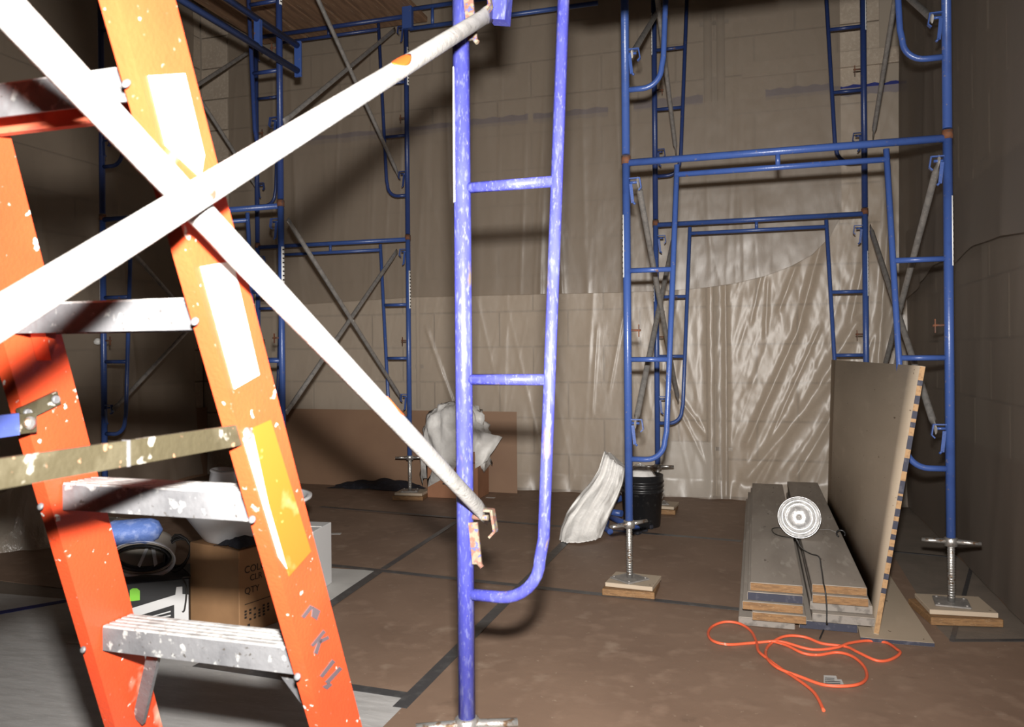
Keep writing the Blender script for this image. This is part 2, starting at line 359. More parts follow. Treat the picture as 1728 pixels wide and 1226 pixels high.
# board standing behind the film
a, b = fy(1110, 742, 7.06), fy(1202, 742, 7.06)
solo(MB().box(((a.x+b.x)/2, 7.06, a.z/2), (b.x-a.x, .05, a.z-.01), bevel=.003), 'wall_board', 'paperwhite', 'pale board standing behind the clear film beside the bucket', 'board')

# ------------------------------------------------------------------ plastic films
def pleat(p, ang, freq, amp, seed, sharp=.75):
    s = p[0]*math.cos(ang)+p[1]*math.sin(ang); t = -p[0]*math.sin(ang)+p[1]*math.cos(ang)
    n = noise.noise(Vector((s*freq, t*.10+seed, seed)))
    g = .25+1.1*noise.noise(Vector((s*freq*.45, t*.5, seed+40)))      # each crease fades in and out along its length
    r = 1-abs(n)*2.3
    return amp*max(0, r)**4*max(0, g)*.9
def film(name, origin, eu, nrm, u0, u1, zlo, zhi, fold, m, label, nu=200, nv=120):
    o = Vector(origin); eu = Vector(eu); n = Vector(nrm)
    def f(a, b):
        u = u0+(u1-u0)*a; lo = zlo(u); hi = zhi(u) if callable(zhi) else zhi
        z = lo+(hi-lo)*b
        return o+eu*u+Vector((0, 0, z))+n*fold(u, z, b)
    mb = MB(); mb.grid(f, nu, nv)
    return solo(mb, name, m, label, 'plastic film')
CREASE = []
for pts_, w_c, a_c in [([(1384, 415), (1345, 560), (1262, 745)], .030, .034), ([(1342, 452), (1318, 516)], .02, .016), ([(1445, 545), (1358, 690), (1262, 805)], .05, .045),
                       ([(1400, 640), (1322, 738), (1288, 810)], .04, .036), ([(1402, 705), (1345, 800)], .035, .03), ([(1296, 480), (1292, 560)], .016, .012), ([(1284, 470), (1268, 540)], .014, .010),
                       ([(1380, 560), (1290, 760)], .016, .014), ([(1122, 640), (1198, 742)], .02, .016), ([(1105, 500), (1150, 700), (1200, 800)], .016, .012), ([(1470, 380), (1432, 560)], .03, .03), ([(1500, 350), (1480, 640)], .025, .025),
                       ([(1199, 480), (1200, 640), (1202, 832)], .045, .03), ([(1224, 480), (1226, 640), (1226, 832)], .022, .022), ([(1050, 540), (1030, 650)], .012, .009), ([(1008, 560), (1000, 690)], .012, .008), ([(722, 560), (768, 690)], .018, .016)]:
    w3 = [fy(x_, y_, 7.0) for x_, y_ in pts_]
    for p_, q_ in zip(w3, w3[1:]): CREASE.append((p_.x, p_.z, q_.x, q_.z, w_c, a_c))
def crease(u, z):
    best = 0
    for x0, z0, x1, z1, w_c, a_c in CREASE:
        if u < min(x0, x1)-.2 or u > max(x0, x1)+.2 or z > max(z0, z1)+.2 or z < min(z0, z1)-.2: continue
        dx, dz = x1-x0, z1-z0; L_ = math.hypot(dx, dz); t_ = ((u-x0)*dx+(z-z0)*dz)/L_/L_
        d_ = ((u-x0)*dz-(z-z0)*dx)/L_
        e_ = max(0, -t_, t_-1)*L_
        best = max(best, a_c*math.exp(-(d_/w_c)**2-(e_/.05)**2))
    return best
def fold_low(u, z, b):
    d = .010*fbm(Vector((u*1.5, z*1.2, 3)), 2)+.004*fbm(Vector((u*6, z*3, 9)), 3)
    d += pleat((u, z), -.06, 4.0, .012, 1)+pleat((u, z), .22, 4.0, .008, 17)+pleat((u, z), -.22, 7.0, .005, 19)
    w = min(1, max(0, (u+.6)/.5))           # gathered part on the right, folds fan down to the left
    d += w*(pleat((u, z), -.37, 2.6, .018, 4)+pleat((u, z), -.30, 6, .010, 8)+pleat((u, z), -.42, 11, .005, 15)+pleat((u, z), -.62, 5, .016, 2)*max(0, 1.2-z)+.0035*noise.noise(Vector((u*16+z*4, z*7, 6))))
    d += crease(u, z)
    foot = max(0, .16-z)/.16
    d += foot*.09*(.6+.6*noise.noise(Vector((u*6, 0, 5))))
    return .03+max(-.02, d)
film('plastic_film', (0, 7.03, 0), (1, 0, 0), (0, -1, 0), -4.9, 1.17, lambda u: .015, 3.39, fold_low, 'film',
     'clear plastic film over the lower back wall, gathered in diagonal folds at right', 520, 230)
hp = [fy(x, y, 6.90) for x, y in [(485, 515), (700, 501), (1050, 493), (1130, 490), (1190, 485), (1240, 478), (1290, 466), (1335, 449), (1370, 430), (1400, 400), (1420, 362)]]
def hem_up(u):
    if u <= hp[0].x: return hp[0].z-.02*math.sin(u*3)
    for p, q in zip(hp, hp[1:]):
        if u <= q.x: return p.z+(q.z-p.z)*(u-p.x)/(q.x-p.x)
    return hp[-1].z
def fold_up(u, z, b):
    d = .012*fbm(Vector((u*1.2, z*.5, 13)))+pleat((u, z), .03, 3.2, .035, 21)+pleat((u, z), -.05, 6, .012, 25)+pleat((u, z), .25, 6, .005, 27)+.003*fbm(Vector((u*6, z*4, 2)), 3)
    return d+.02*(1-b)
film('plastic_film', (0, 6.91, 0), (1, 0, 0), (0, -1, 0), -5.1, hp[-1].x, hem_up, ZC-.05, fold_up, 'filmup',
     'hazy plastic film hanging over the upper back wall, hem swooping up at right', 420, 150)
rp = [(7.0, 1.62), (6.2, 1.70), (5.75, 1.80), (5.47, 1.806), (5.1, 1.76), (4.72, 1.81), (4.2, 1.79), (3.2, 1.7), (1.1, 1.72)]
def hem_r(u):
    for p, q in zip(rp, rp[1:]):
        if q[0] <= u: return q[1]+(p[1]-q[1])*(u-q[0])/(p[0]-q[0])
    return 1.7
def fold_side(u, z, b): return .012*fbm(Vector((u, z*.6, 31)), 2)+pleat((u, z), .05, 1.6, .02, 33)+.02*(1-b)
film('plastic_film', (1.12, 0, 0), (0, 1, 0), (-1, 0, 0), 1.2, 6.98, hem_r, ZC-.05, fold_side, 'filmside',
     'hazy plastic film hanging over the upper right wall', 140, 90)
film('plastic_film', (1.145, 0, 0), (0, 1, 0), (-1, 0, 0), 1.2, 7.0, lambda u: .02, 2.2,
     lambda u, z, b: .015*fbm(Vector((u*1.4, z, 41)), 2)+pleat((u, z), .2, 2, .015, 43)-.01, 'filmside',
     'hazy plastic film over the lower right wall', 140, 60)
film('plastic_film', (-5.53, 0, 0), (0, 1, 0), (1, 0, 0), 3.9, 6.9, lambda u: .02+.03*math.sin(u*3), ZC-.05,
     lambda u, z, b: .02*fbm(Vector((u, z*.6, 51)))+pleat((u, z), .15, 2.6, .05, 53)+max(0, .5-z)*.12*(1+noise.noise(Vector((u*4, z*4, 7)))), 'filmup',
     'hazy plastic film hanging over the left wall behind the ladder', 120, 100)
# crumpled film on the left floor
c0_, c1_ = fz(-150, 950), fz(84, 926)
def crumple(u, v):
    p = c0_.lerp(c1_, u)+Vector((-.35, .6, 0))*v
    e = min(1, 6*min(u+.02, 1-u)) * min(1, 4*v+.02)
    z = e*(.27+.10*noise.noise(Vector((p.x*3, p.y*3, 1)))+.14*(1-2*abs(noise.noise(Vector((p.x*5, p.y*5, 2)))))+.05*noise.noise(Vector((p.x*12, p.y*12, 4))))
    return Vector((p.x, p.y-.05*noise.noise(Vector((u*6, v*6, 3))), max(.006, z)))
mb = MB(); mb.grid(crumple, 60, 40)
solo(mb, 'plastic_film', 'filmcrumple', 'crumpled plastic film slumped on the floor at the far left wall', 'plastic film')

# ------------------------------------------------------------------ scaffold frames
FW, FH = 1.524, 1.93
OR_, IR_ = .0212, .0146
def make_frame(blue, worn):
    t = thing('scaffold', (0, 0, 0), 'frame', 'scaffold', 'blue scaffold frames')
    for sx, x0 in ((1, 0.0), (-1, FW)):
        MB().tube([(x0, 0, 0), (x0, 0, FH)], OR_, 16).build('post', blue, t, True)
        top, bot = .265, .19
        zj = .34; R = .10
        d = Vector((bot-top, 0, -(1.87-zj-R))).normalized()
        path = [Vector((x0+sx*top, 0, 1.875)), Vector((x0+sx*(bot+.01), 0, zj+R+.05))]
        path += [Vector((x0+sx*(bot-R+R*math.cos(a)), 0, zj+R-R*math.sin(a))) for a in [math.pi/2*i/8 for i in range(9)]]
        path += [Vector((x0+sx*.012, 0, zj))]
        MB().tube(path, IR_, 12).build('inner_leg', blue, t, True)
        for zr in (.866, 1.335):
            off = bot+(top-bot)*(zr-zj)/(1.87-zj)
            MB().tube([(x0+sx*.015, 0, zr), (x0+sx*(off-.008), 0, zr)], .0135, 10).build('rung', blue, t, True)
        for zl in (.53, 1.80):              # brace locks: bent strap with a hanging toggle bar
            mb = MB()
            mb.bar((x0+sx*.016, -.004, zl+.02), (x0+sx*.072, -.004, zl+.02), .022, .006)
            mb.bar((x0+sx*.072, -.004, zl+.022), (x0+sx*.080, -.004, zl-.03), .022, .006, (1, 0, 0))
            mb.bar((x0+sx*.080, -.004, zl-.03), (x0+sx*.066, -.004, zl-.045), .022, .006, (1, 0, 0))
            mb.tube([(x0+sx*.015, 0, zl), (x0+sx*.06, 0, zl)], .007, 8)
            lk = mb.build('brace_lock', 'rustpaint' if worn else blue, t, True)
            mb = MB()
            mb.bar((x0+sx*.026, -.014, zl-.01), (x0+sx*.036, -.014, zl-.11), .024 if worn else .016, .006, (0, 1, 0))
            mb.tube([(x0+sx*.036, -.012, zl-.105), (x0+sx*.048, -.012, zl-.118)], .006, 8)
            mb.build('toggle_bar', 'rustpaint' if worn else blue, lk, True)
        for zl in (() if worn else (1.02,)):                  # spare stud with wing pin half way up
            mb = MB(); mb.tube([(x0+sx*.01, 0, zl), (x0+sx*.07, 0, zl)], .006, 8)
            mb.bar((x0+sx*.06, 0, zl-.035), (x0+sx*.06, 0, zl+.03), .012, .005, (1, 0, 0))
            mb.build('stud', 'rust', t, True)
        MB().tube([(x0, 0, FH-.03), (x0, 0, FH+.012)], OR_+.0035, 16).build('coupling_collar', 'rust', t, True)
        a = math.pi+.28 if sx > 0 else -.28
        st = MB().patch((x0, 0), 1.30, 1.63, OR_, a-.62, a+.62).build('label_strip', 'sticker', t, True)
        st['label'] = 'white label strip'
        if not worn:
            mb = MB()
            for k in range(11): mb.patch((x0, 0), 1.315+k*.029, 1.325+k*.029, OR_+.0012, a-.3, a+.35)
            mb.build('label_print', 'ink', st, True)
    MB().tube([(.015, 0, 1.905), (FW-.015, 0, 1.905)], .019, 14).build('header', blue, t, True)
    MB().tube([(.255, 0, 1.825), (FW-.255, 0, 1.825)], .0145, 12).build('lower_header', blue, t, True)
    MB().tube([(FW/2, 0, 1.83), (FW/2, 0, 1.90)], .012, 10).build('stub', blue, t, True)
    return t
near = make_frame('bluew', True)
near['label'] = 'worn bright blue scaffold frame nearest the camera, its J-shaped leg filling the picture centre'
near.location = (-.685, 1.835, .338); near.rotation_euler = (0, 0, math.radians(-1))
fp = make_frame('blue', False)
def place(src, a, b, z, label):
    o = src if not src.get('placed') else copy_tree(src)
    src['placed'] = 1
    o['placed'] = 1
    a, b = Vector(a), Vector(b); mid = (a+b)/2; ang = math.atan2(b.y-a.y, b.x-a.x)
    s = Vector((mid.x-math.cos(ang)*FW/2, mid.y-math.sin(ang)*FW/2, z))
    o.location = s; o.rotation_euler = (0, 0, ang); o['label'] = label
    return o
FR = {}
spec = [('L1', (-4.54, 4.70), (-3.06, 4.66), 'far left, mostly behind the orange ladder'),
        ('L2', (-4.42, 6.40), (-2.905, 6.40), 'left, in front of the kraft lined back wall'),
        ('R1', (-.655, 4.21), (.885, 4.21), 'right, standing around the grey planks'),
        ('R2', (-.74, 6.36), (.77, 6.36), 'right, just before the film covered wall')]
for k, a, b, w in spec:
    FR[k] = place(fp, a, b, .36, 'lower blue scaffold frame, '+w)
    FR[k+'u'] = place(fp, (a[0]+.004, a[1]), (b[0]-.004, b[1]), .36+FH+.02, 'upper blue scaffold frame, '+w)
def recolour(o):
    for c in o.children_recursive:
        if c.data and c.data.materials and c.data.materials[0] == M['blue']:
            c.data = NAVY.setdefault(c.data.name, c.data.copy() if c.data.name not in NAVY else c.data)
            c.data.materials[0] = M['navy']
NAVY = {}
for k in ('R2u', 'L2u', 'L1u'): recolour(FR[k])       # these upper frames take a darker blue
for o in list(bpy.data.objects):
    if 'placed' in o: del o['placed']
# screw jacks and timber sole boards under the lower frames
def jack_proto():
    t = thing('screw_jack', (0, 0, 0), 'jack', 'jack', 'screw jacks under the scaffold')
    MB().tube([(0, 0, .01), (0, 0, .33)], .0155, 12).build('screw', 'zinc', t, True)
    mb = MB()
    for k in range(22): mb.lathe([(.0155, -.003), (.0178, 0), (.0155, .003)], (0, 0, .03+k*.0125), 12, cap0=False, cap1=False)
    mb.build('thread', 'zinc', t, True)
    mb = MB().lathe([(.016, -.022), (.03, -.02), (.03, .016), (.024, .02)], (0, 0, .293), 14)
    mb.tube([(-.125, 0, .293), (-.02, 0, .293)], [.009, .013], 8, squash=[(1, 1.6), (1, 1)]).tube([(.125, 0, .293), (.02, 0, .293)], [.009, .013], 8, squash=[(1, 1.6), (1, 1)])
    mb.build('wing_nut', 'zinc', t, True)
    pl = MB().box((0, 0, .005), (.15, .15, .009), bevel=.003).build('base_plate', 'galv', t, True)
    mb = MB()
    for sx in (-1, 1):
        for sy in (-1, 1): mb.lathe([(.007, 0), (.006, .006)], (sx*.058, sy*.058, .009), 8)
    mb.build('nail_head', 'galv', pl, True)
    return t
def sole_proto(m2):
    t = thing('sole_board', (0, 0, 0), 'board', 'board', 'timber pads under the scaffold feet')
    MB().box((0, 0, .018), (.27, .25, .035), Matrix.Rotation(.05, 3, 'Z'), bevel=.003).build('bottom_board', 'endgrain', t, True)
    MB().box((.008, .012, .048), (.25, .22, .022), Matrix.Rotation(-.04, 3, 'Z'), bevel=.002).build('top_board', 'ply', t, True)
    return t
jp, sp = jack_proto(), sole_proto(0)
use = [0]
for key, side, wname, rot in [('R1', 0, 'left foot of the right scaffold, clear of the planks', .9), ('R1', 1, 'right foot of the right scaffold, behind the leaning plywood', -.1),
                         ('R2', 0, 'rear foot behind the bucket', .3), ('R2', 1, 'rear foot hidden behind the leaning plywood', .3),
                         ('L2', 1, 'foot beside the black cloth near the back wall', .3), ('L2', 0, 'rear foot behind the ladder', .3),
                         ('L1', 1, 'foot beside the ladder rail, behind the cardboard box', .3), ('L1', 0, 'far left foot behind the ladder', .3),
                         ('near', 0, 'foot under the near blue post, below the picture', .4), ('near', 1, 'right foot of the near scaffold frame, out of view', .4)]:
    fr = near if key == 'near' else FR[key]
    j = jp if not use[0] else copy_tree(jp); s = sp if not use[0] else copy_tree(sp); use[0] = 1
    a = fr.rotation_euler.z; p = Vector(fr.location)+Vector((math.cos(a), math.sin(a), 0))*(FW*side)
    p.z = .064
    j.location = p; j.rotation_euler = (0, 0, rot); j['label'] = 'grey screw jack, '+wname
    s.location = (p.x+.01, p.y, .0045); s.rotation_euler = (0, 0, .12 if side else -.05); s['label'] = 'stacked timber pads, '+wname
    if key == 'R1' and side: s.scale = (1.15, 1.15, 1)

# cross braces: two tubes pinned at the crossing, ends flattened
def cross_brace(x, ya, yb, zal, zah, zbl, zbh, label, m='galv', r=.0165, marks=()):
    t = thing('cross_brace', (x, (ya+yb)/2, (zal+zbl)/2), label, 'brace', 'scaffold cross braces')
    for k, (z0, z1) in enumerate(((zal, zbh), (zah, zbl))):
        dx = .012*(1 if k else -1)
        a, b = Vector((x+dx, ya, z0)), Vector((x+dx, yb, z1)); n = (b-a).normalized()
        pts = [a-n*.02, a+n*.035, a+n*.07, b-n*.07, b-n*.035, b+n*.02]
        ex = [(.3, 1.25), (.35, 1.2), (1, 1), (1, 1), (.35, 1.2), (.3, 1.25)]
        t0 = n; ax = t0.cross(Vector((1, 0, 0)))   # ring axis a is perpendicular to x when tube runs in the YZ plane
        br = MB(); br.tube(pts, r, 14, squash=[(e[1], e[0]) if abs(t0.y) >= .9 else e for e in ex])
        o = br.build('brace_bar', m, t)
        for (kk, f) in marks:
            if kk == k:
                c = a.lerp(b, f); up = Vector((1, 0, 0)).cross(n); mb = MB(); rings = []
                for i in range(9):
                    u = i/8; w = .85*math.sin(math.pi*(u*.92+.04))
                    cc = c+n*(u-.5)*.085
                    ring = [cc+(Vector((1, 0, 0))*math.cos(q)+up*math.sin(q))*(r+.0012) for q in [-1.15-w+2*w*j/6 for j in range(7)]]
                    rings.append(ring+[c_-(c_-cc)*.04 for c_ in reversed(ring)])
                mb.loft(rings); pm = mb.build('paint_mark', 'softpaint', o); pm['label'] = 'orange spray mark'
    mid = Vector((x, (ya+yb)/2, (zal+zah+zbl+zbh)/4))
    MB().tube([mid-Vector((.03, 0, 0)), mid+Vector((.03, 0, 0))], .008, 10).build('pivot_bolt', 'zinc', t)
    return t
Z1, Z2 = .89, 2.16
cross_brace(-.63, 1.862, -.30, .868, 2.105, .81, 2.05, 'thick whitish cross brace crossing in front of the orange ladder', 'braceg', .0175, marks=((0, .245), (1, .243)))
UP = FH+.02
for (xa, ya, yb, lb) in [(FR['R1'].location.x+.05, 4.21, 6.36, 'left side of the right scaffold'), (FR['R1'].location.x+FW-.05, 4.21, 6.36, 'right side of the right scaffold'),
                         (-3.0, 4.68, 6.40, 'left scaffold, right side, before the kraft lined wall'), (-4.45, 4.70, 6.40, 'left scaffold, far side behind the ladder')]:
    cross_brace(xa, ya, yb, Z1, Z2, Z1, Z2, 'lower grey cross brace, '+lb)
    cross_brace(xa, ya, yb, Z1+UP, Z2+UP, Z1+UP, Z2+UP, 'upper grey cross brace, '+lb)

# overhead ledger and deck on the left scaffold
e = fx(503, 100, -2.93)
t = thing('ledger_truss', (-2.93, e.y, e.z-.1), 'blue double-bar ledger running overhead towards the camera at upper left', 'scaffold')
y0, y1 = .2, e.y
for nm, z in (('top_bar', e.z+.09), ('bottom_bar', e.z-.08)): MB().tube([(-2.93, y0, z), (-2.93, y1, z)], .021, 12).build(nm, 'blue', t)
for k in range(5):
    y = y1-.45-k*.95; MB().bar((-2.93, y, e.z-.08), (-2.93, y, e.z+.09), .04, .03, (0, 1, 0)).build('web_plate', 'blue', t)
MB().box((-2.93, y1, e.z), (.05, .02, .24), bevel=.003).build('end_plate', 'blue', t)
t = thing('ledger_truss', (-2.85, 6.40, 4.0), 'short blue ledger at the top of the left scaffold, running right to the near brace', 'scaffold')
for nm, z in (('top_bar', 4.27), ('bottom_bar', 4.10)): MB().tube([(-2.86, 6.40, z), (-1.2, 6.40, z)], .019, 12).build(nm, 'blue', t)
for k in range(3): MB().tube([(-2.65+k*.6, 6.40, 4.10), (-2.65+k*.6, 6.40, 4.27)], .014, 10).build('stub', 'blue', t)
MB().box((-2.87, 6.37, 4.2), (.09, .05, .22), bevel=.004).build('clamp', 'blue', t)
for k in range(7):
    x = -4.42+k*.248
    solo(MB().box((x, 5.45, 4.30), (.235, 2.5, .045), Matrix.Rotation(random.uniform(-.01, .01), 3, 'Z'), bevel=.004), 'deck_plank', 'deck',
         '%s brown plank of the deck on top of the left scaffold' % ['leftmost', 'second from left', 'third from left', 'middle', 'third from right', 'second from right', 'rightmost'][k], 'plank', 'deck planks on the left scaffold')

cx_ = Vector((-.612, 1.868, 2.165))
t = thing('clamp', (cx_.x, cx_.y, 2.087), 'pale blue steel clamp at the top of the near blue post, beside the brace end', 'clamp')
MB().prism([cx_+Vector((-.022, 0, .075)), cx_+Vector((-.012, 0, -.07)), cx_+Vector((.030, 0, -.078)), cx_+Vector((.045, 0, .075))], (0, .045, 0)).build('jaw', 'bluew', t)
MB().tube([cx_+Vector((.01, -.012, .03)), cx_+Vector((.01, .058, .03))], .011, 10).build('bolt', 'zinc', t)
for k in range(4):
    x = -.295+k*.25
    solo(MB().box((x, .85, 2.218), (.24, 2.3, .042), bevel=.004), 'deck_plank', 'deck',
         '%s plank of the deck on the near scaffold frame, overhead' % ['leftmost', 'second from left', 'second from right', 'rightmost'][k], 'plank', 'deck planks on the near scaffold frame')

# ------------------------------------------------------------------ step ladder
TA = math.radians(23)
P0 = Vector((-.9, 1.14, .76)); eUp = Vector((0, -math.sin(TA), math.cos(TA))); eIn = Vector((0, math.cos(TA), math.sin(TA)))
def lp(px, py): return fplane(px, py, P0, eIn)
def at_z(a, b, z): return a+(b-a)*((z-a.z)/(b.z-a.z))
ra, rb = lp(527, 1165), lp(204, 20)
la, lb_ = lp(178, 1170), lp(79, 830)
RD = .105
R0, R1 = at_z(ra, rb, .02), at_z(ra, rb, 2.32)
L0, L1 = at_z(la, lb_, .02), at_z(la, lb_, 2.32)
L1 = Vector((max(L1.x, L0.x+.2), L1.y, L1.z))
lad = thing('step_ladder', (-.93, 1.45, 0), 'orange fibreglass step ladder splashed with white paint, behind the white cross brace', 'ladder')
ex = Vector((1, 0, 0))
def rail(a, b, out, name):
    th = .006; fl_ = .026; mb = MB()
    sec = [(0, 0), (0, RD), (out*fl_, RD), (out*fl_, RD-th), (out*th, RD-th), (out*th, th), (out*fl_, th), (out*fl_, 0)]
    mb.loft([[p+ex*u+eIn*v for u, v in sec] for p in (a, b)])
    for f in mb.bm.faces: f.smooth = False
    return mb.build(name, 'orange', lad)
rr_ = rail(R0, R1, -1, 'rail'); rl_ = rail(L0, L1, -1, 'rail')
def step(z, red):
    a, b = at_z(L0, L1, z), at_z(R0, R1, z)
    a = a+ex*.002; b = b-ex*.006
    d = (b-a).normalized(); up = Vector((0, 0, 1)); inn = Vector((0, 1, 0)); D = .072
    a = a+eIn*.030; b = b+eIn*.030
    top = [(0, 0)]
    n = 5
    for k in range(n):
        y0 = D*k/n; top += [(y0+.0002, -.0035), (y0+.0022, .003), (y0+D/n-.0030, .003), (y0+D/n-.0012, -.0035)]
    sec = [(0, -.042)]+top+[(D, 0), (D, -.042), (D-.012, -.042), (D-.012, -.038), (D-.003, -.038), (D-.003, -.007), (.003, -.007), (.003, -.042)]
    mb = MB()
    mb.loft([[p+inn*v+up*w for v, w in sec] for p in (a, b)])
    for f in mb.bm.faces:
        f.smooth = False
        c = f.calc_center_median(); zz = (c-(a+b)/2).z
        if zz > -.0036: f.material_index = 1
        elif red and zz < -.0037 and f.calc_center_median().y > a.y+.004 and zz > -.043: f.material_index = 2
    s = mb.build('step', ['aluminium', 'tread', 'redunder'], lad, recalc=True)
    return s
for z, red in ((.19, 0), (.475, 0), (.765, 0), (1.045, 0), (1.335, 0), (1.615, 1), (1.90, 0), (2.18, 0)): step(z, red)
# rivets on rails, spreaders, hinge plate
for rl, (p0, p1) in ((rr_, (R0, R1)), (rl_, (L0, L1))):
    for z in (.475, .765, 1.045, 1.335, 1.615):
        p = at_z(p0, p1, z)-ex*.014+Vector((0, 0, -.02))
        MB().lathe([(.0065, 0), (.0055, .002), (.002, .0035)], p-eIn*.0005, 10, Matrix.Rotation(math.pi/2-TA, 3, 'X')).build('rivet', 'aluminium', rl)
zs = 1.155
a = at_z(R0, R1, zs)+eIn*.02+ex*.012
def spreader(a, zend, m, L, side):
    mb = MB(); b = Vector((a.x-.01*side, a.y-L, zend))
    mb.bar(a, b, .006, .030); s = mb.build('spreader', m, lad)
    mb = MB()
    for k in range(3): mb.bar(a.lerp(b, .28+.27*k)-Vector((0, .002, 0)), a.lerp(b, .28+.27*k)+Vector((0, .002, 0)), .009, .031)
    mb.build('joint_line', 'aluminium', s)
    mb = MB(); mb.lathe([(.011, 0), (.010, .004), (.004, .007)], a+Vector((.003, -.014, 0)), 12, Matrix.Rotation(math.pi/2, 3, 'Y')); mb.build('rivet', 'zinc', s)
    return s
a = at_z(R0, R1, zs); spreader(Vector((a.x-.004, a.y+.03, zs)), zs, 'bronze', .85, 1)
hp_ = fplane(66, 712, Vector((L0.x+.06, 0, 0))+Vector((.1, 0, 0)), ex)
wl_ = at_z(L0, L1, 1.19)+ex*.004
p = fplane(66, 685, wl_, ex)
hg = MB().bar(p+Vector((0, -.035, -.012)), p+Vector((0, .035, .012)), .008, .022).build('hinge_plate', 'bronze', lad)
for s_ in (-1, 1): MB().lathe([(.008, 0), (.006, .004)], p+Vector((.005, .026*s_, .009*s_)), 10, Matrix.Rotation(math.pi/2, 3, 'Y')).build('rivet', 'aluminium', hg)
q = fplane(60, 712, wl_+ex*.012, ex)
s2 = spreader(q, zs, 'bronze', .8, -1)
tb = MB().bar(q+Vector((.0, -.032, 0)), q+Vector((.002, -.5, zs-q.z)), .0085, .033).build('tape_wrap', 'bluetape', s2); tb['label'] = 'blue tape wrap'
# braces under the lowest visible step
zz = .735
for sx, base, name in ((1, L0, L1), (-1, R0, R1)):
    w = at_z(base, name, zz-.2)+ex*sx*.006+eIn*.05; c = at_z(base, name, zz)+ex*sx*.10+eIn*.05
    MB().bar(w, c, .026, .008, (0, 1, 0)).build('step_brace', 'aluminium', lad)
wc = at_z(L0, L1, 1.30)+ex*.005
MB().prism([wc+eIn*.075, wc+eIn*.045+ex*.0, wc+eIn*.05+Vector((0, 0, -.06))+eIn*.01], ex*.03).build('corner_gusset', 'orange', lad)
# stickers and marker strokes on the outer face of the right rail
wn = (R1-R0).normalized().cross(eIn).normalized()
if wn.x < 0: wn = -wn
wp = R0+wn*.0004
def decal(pix, m, name='sticker', label=None):
    pts = [fplane(x, y, wp, wn) for x, y in pix]
    o = MB().prism(pts, wn*.0012).build(name, m, rr_)
    if label: o['label'] = label
    return o
decal([(250, 128), (311, 124), (344, 262), (338, 300), (279, 245)], 'sticker', label='worn white sticker')
decal([(300, 318), (352, 322), (382, 430), (345, 370)], 'sticker', label='scuffed white patch')
decal([(338, 450), (392, 440), (437, 632), (395, 656)], 'sticker', label='torn white sticker')
decal([(424, 722), (456, 708), (524, 930), (487, 972), (452, 850)], 'yellow', label='yellow warning sticker')
decal([(410, 740), (424, 722), (452, 850), (484, 960), (470, 940)], 'sticker', label='bleached edge of the yellow sticker')
for st in ([(508, 1040), (523, 1020), (528, 1024), (513, 1043)], [(525, 1040), (527, 1022), (540, 1030), (534, 1046)],
           [(524, 1088), (545, 1062), (549, 1066), (528, 1091)], [(529, 1101), (538, 1076), (543, 1078), (535, 1104)], [(536, 1080), (553, 1072), (555, 1077), (540, 1085)],
           [(539, 1140), (560, 1112), (565, 1116), (544, 1143)], [(548, 1150), (572, 1124), (577, 1128), (553, 1154)], [(543, 1158), (551, 1163), (560, 1155), (556, 1151)]):
    decal(st, 'marker', 'marker_stroke')

# ------------------------------------------------------------------ plank stack
PX0 = fz(1262, 985, .2); PT = .041
def plank(x0, x1, yf, L, k, m_end, label, grp='stacked scaffold planks', rz=0):
    t = thing('scaffold_plank', ((x0+x1)/2, yf+L/2, .005+k*PT), label, 'plank', grp)
    t.rotation_euler = (0, 0, rz)
    c = ((x0+x1)/2, yf+L/2, .005+k*PT+PT/2-.001)
    MB().box(c, (x1-x0, L, PT-.003), bevel=.003).build('board', 'plank', t)
    MB().box((c[0], yf-.001, c[2]), (x1-x0-.004, .004, PT-.007), bevel=.001).build('cut_end', m_end, t)
YL = 3.79
ends = ['greyend', 'endgrain', 'endgrain', 'blueend', 'endgrain']
w5 = ['lowest', 'second lowest', 'middle', 'second from top', 'topmost']
for k in range(5):
    if k == 0: continue
    plank(-.045+(.012 if k == 4 else 0)-(.022 if k in (2,) else 0)+(.02 if k == 1 else 0), .195+(.012 if k == 1 else 0), YL+(-.02 if k == 1 else .012*k-.03), 3.0-.04*k, k, ends[k],
          'grey weathered plank, %s of the left stack beside the lamp' % w5[k])
plank(-.085, .16, YL+.02, 3.05, 0, 'greyend', 'grey weathered plank on the floor under the left stack')
plank(.18, .425, YL+.05, 2.9, 0, 'blueend', 'grey plank with blue end on the floor under the right stack')
yr = 3.83
plank(.235, .495, yr-.01, 2.95, 1, 'greyend', 'grey weathered plank, lowest of the right stack by the plywood')
plank(.228, .49, yr+.03, 2.9, 2, 'greyend', 'grey weathered plank, second lowest of the right stack by the plywood')
plank(.236, .47, yr+.0, 2.9, 3, 'endgrain', 'grey plank with raw wood end, second from top of the right stack')
plank(.236, .466, yr+.02, 2.95, 4, 'endgrain', 'grey plank with raw wood end, topmost of the right stack by the plywood')
# loose flat strip and leaning plywood
a, b = fz(1452, 1076, .018), fz(1577, 1086, .018)
c, d = fz(1504, 975, .018), Vector((a.x, fz(1504, 975, .018).y, .018))
t = thing('plywood_strip', ((a.x+b.x)/2, a.y, .004), 'narrow plywood strip lying on the floor under the leaning sheet', 'plywood')
y2 = 5.3; xr2 = b.x+(c.x-b.x)*(y2-b.y)/(c.y-b.y)
MB().prism([Vector((a.x, a.y, .005)), Vector((b.x, b.y, .005)), Vector((xr2, y2, .005)), Vector((a.x+.06, y2, .005))], (0, 0, .017)).build('board', 'ply', t)
MB().prism([Vector((a.x, a.y-.002, .006)), Vector((b.x, b.y-.002, .006)), Vector((b.x, b.y-.002, .021)), Vector((a.x, a.y-.002, .021))], (0, .002, 0)).build('painted_edge', 'blueend', t)
zb = .024
A0, A1 = fz(1478, 1077, zb), fy(1553, 617, 3.80)
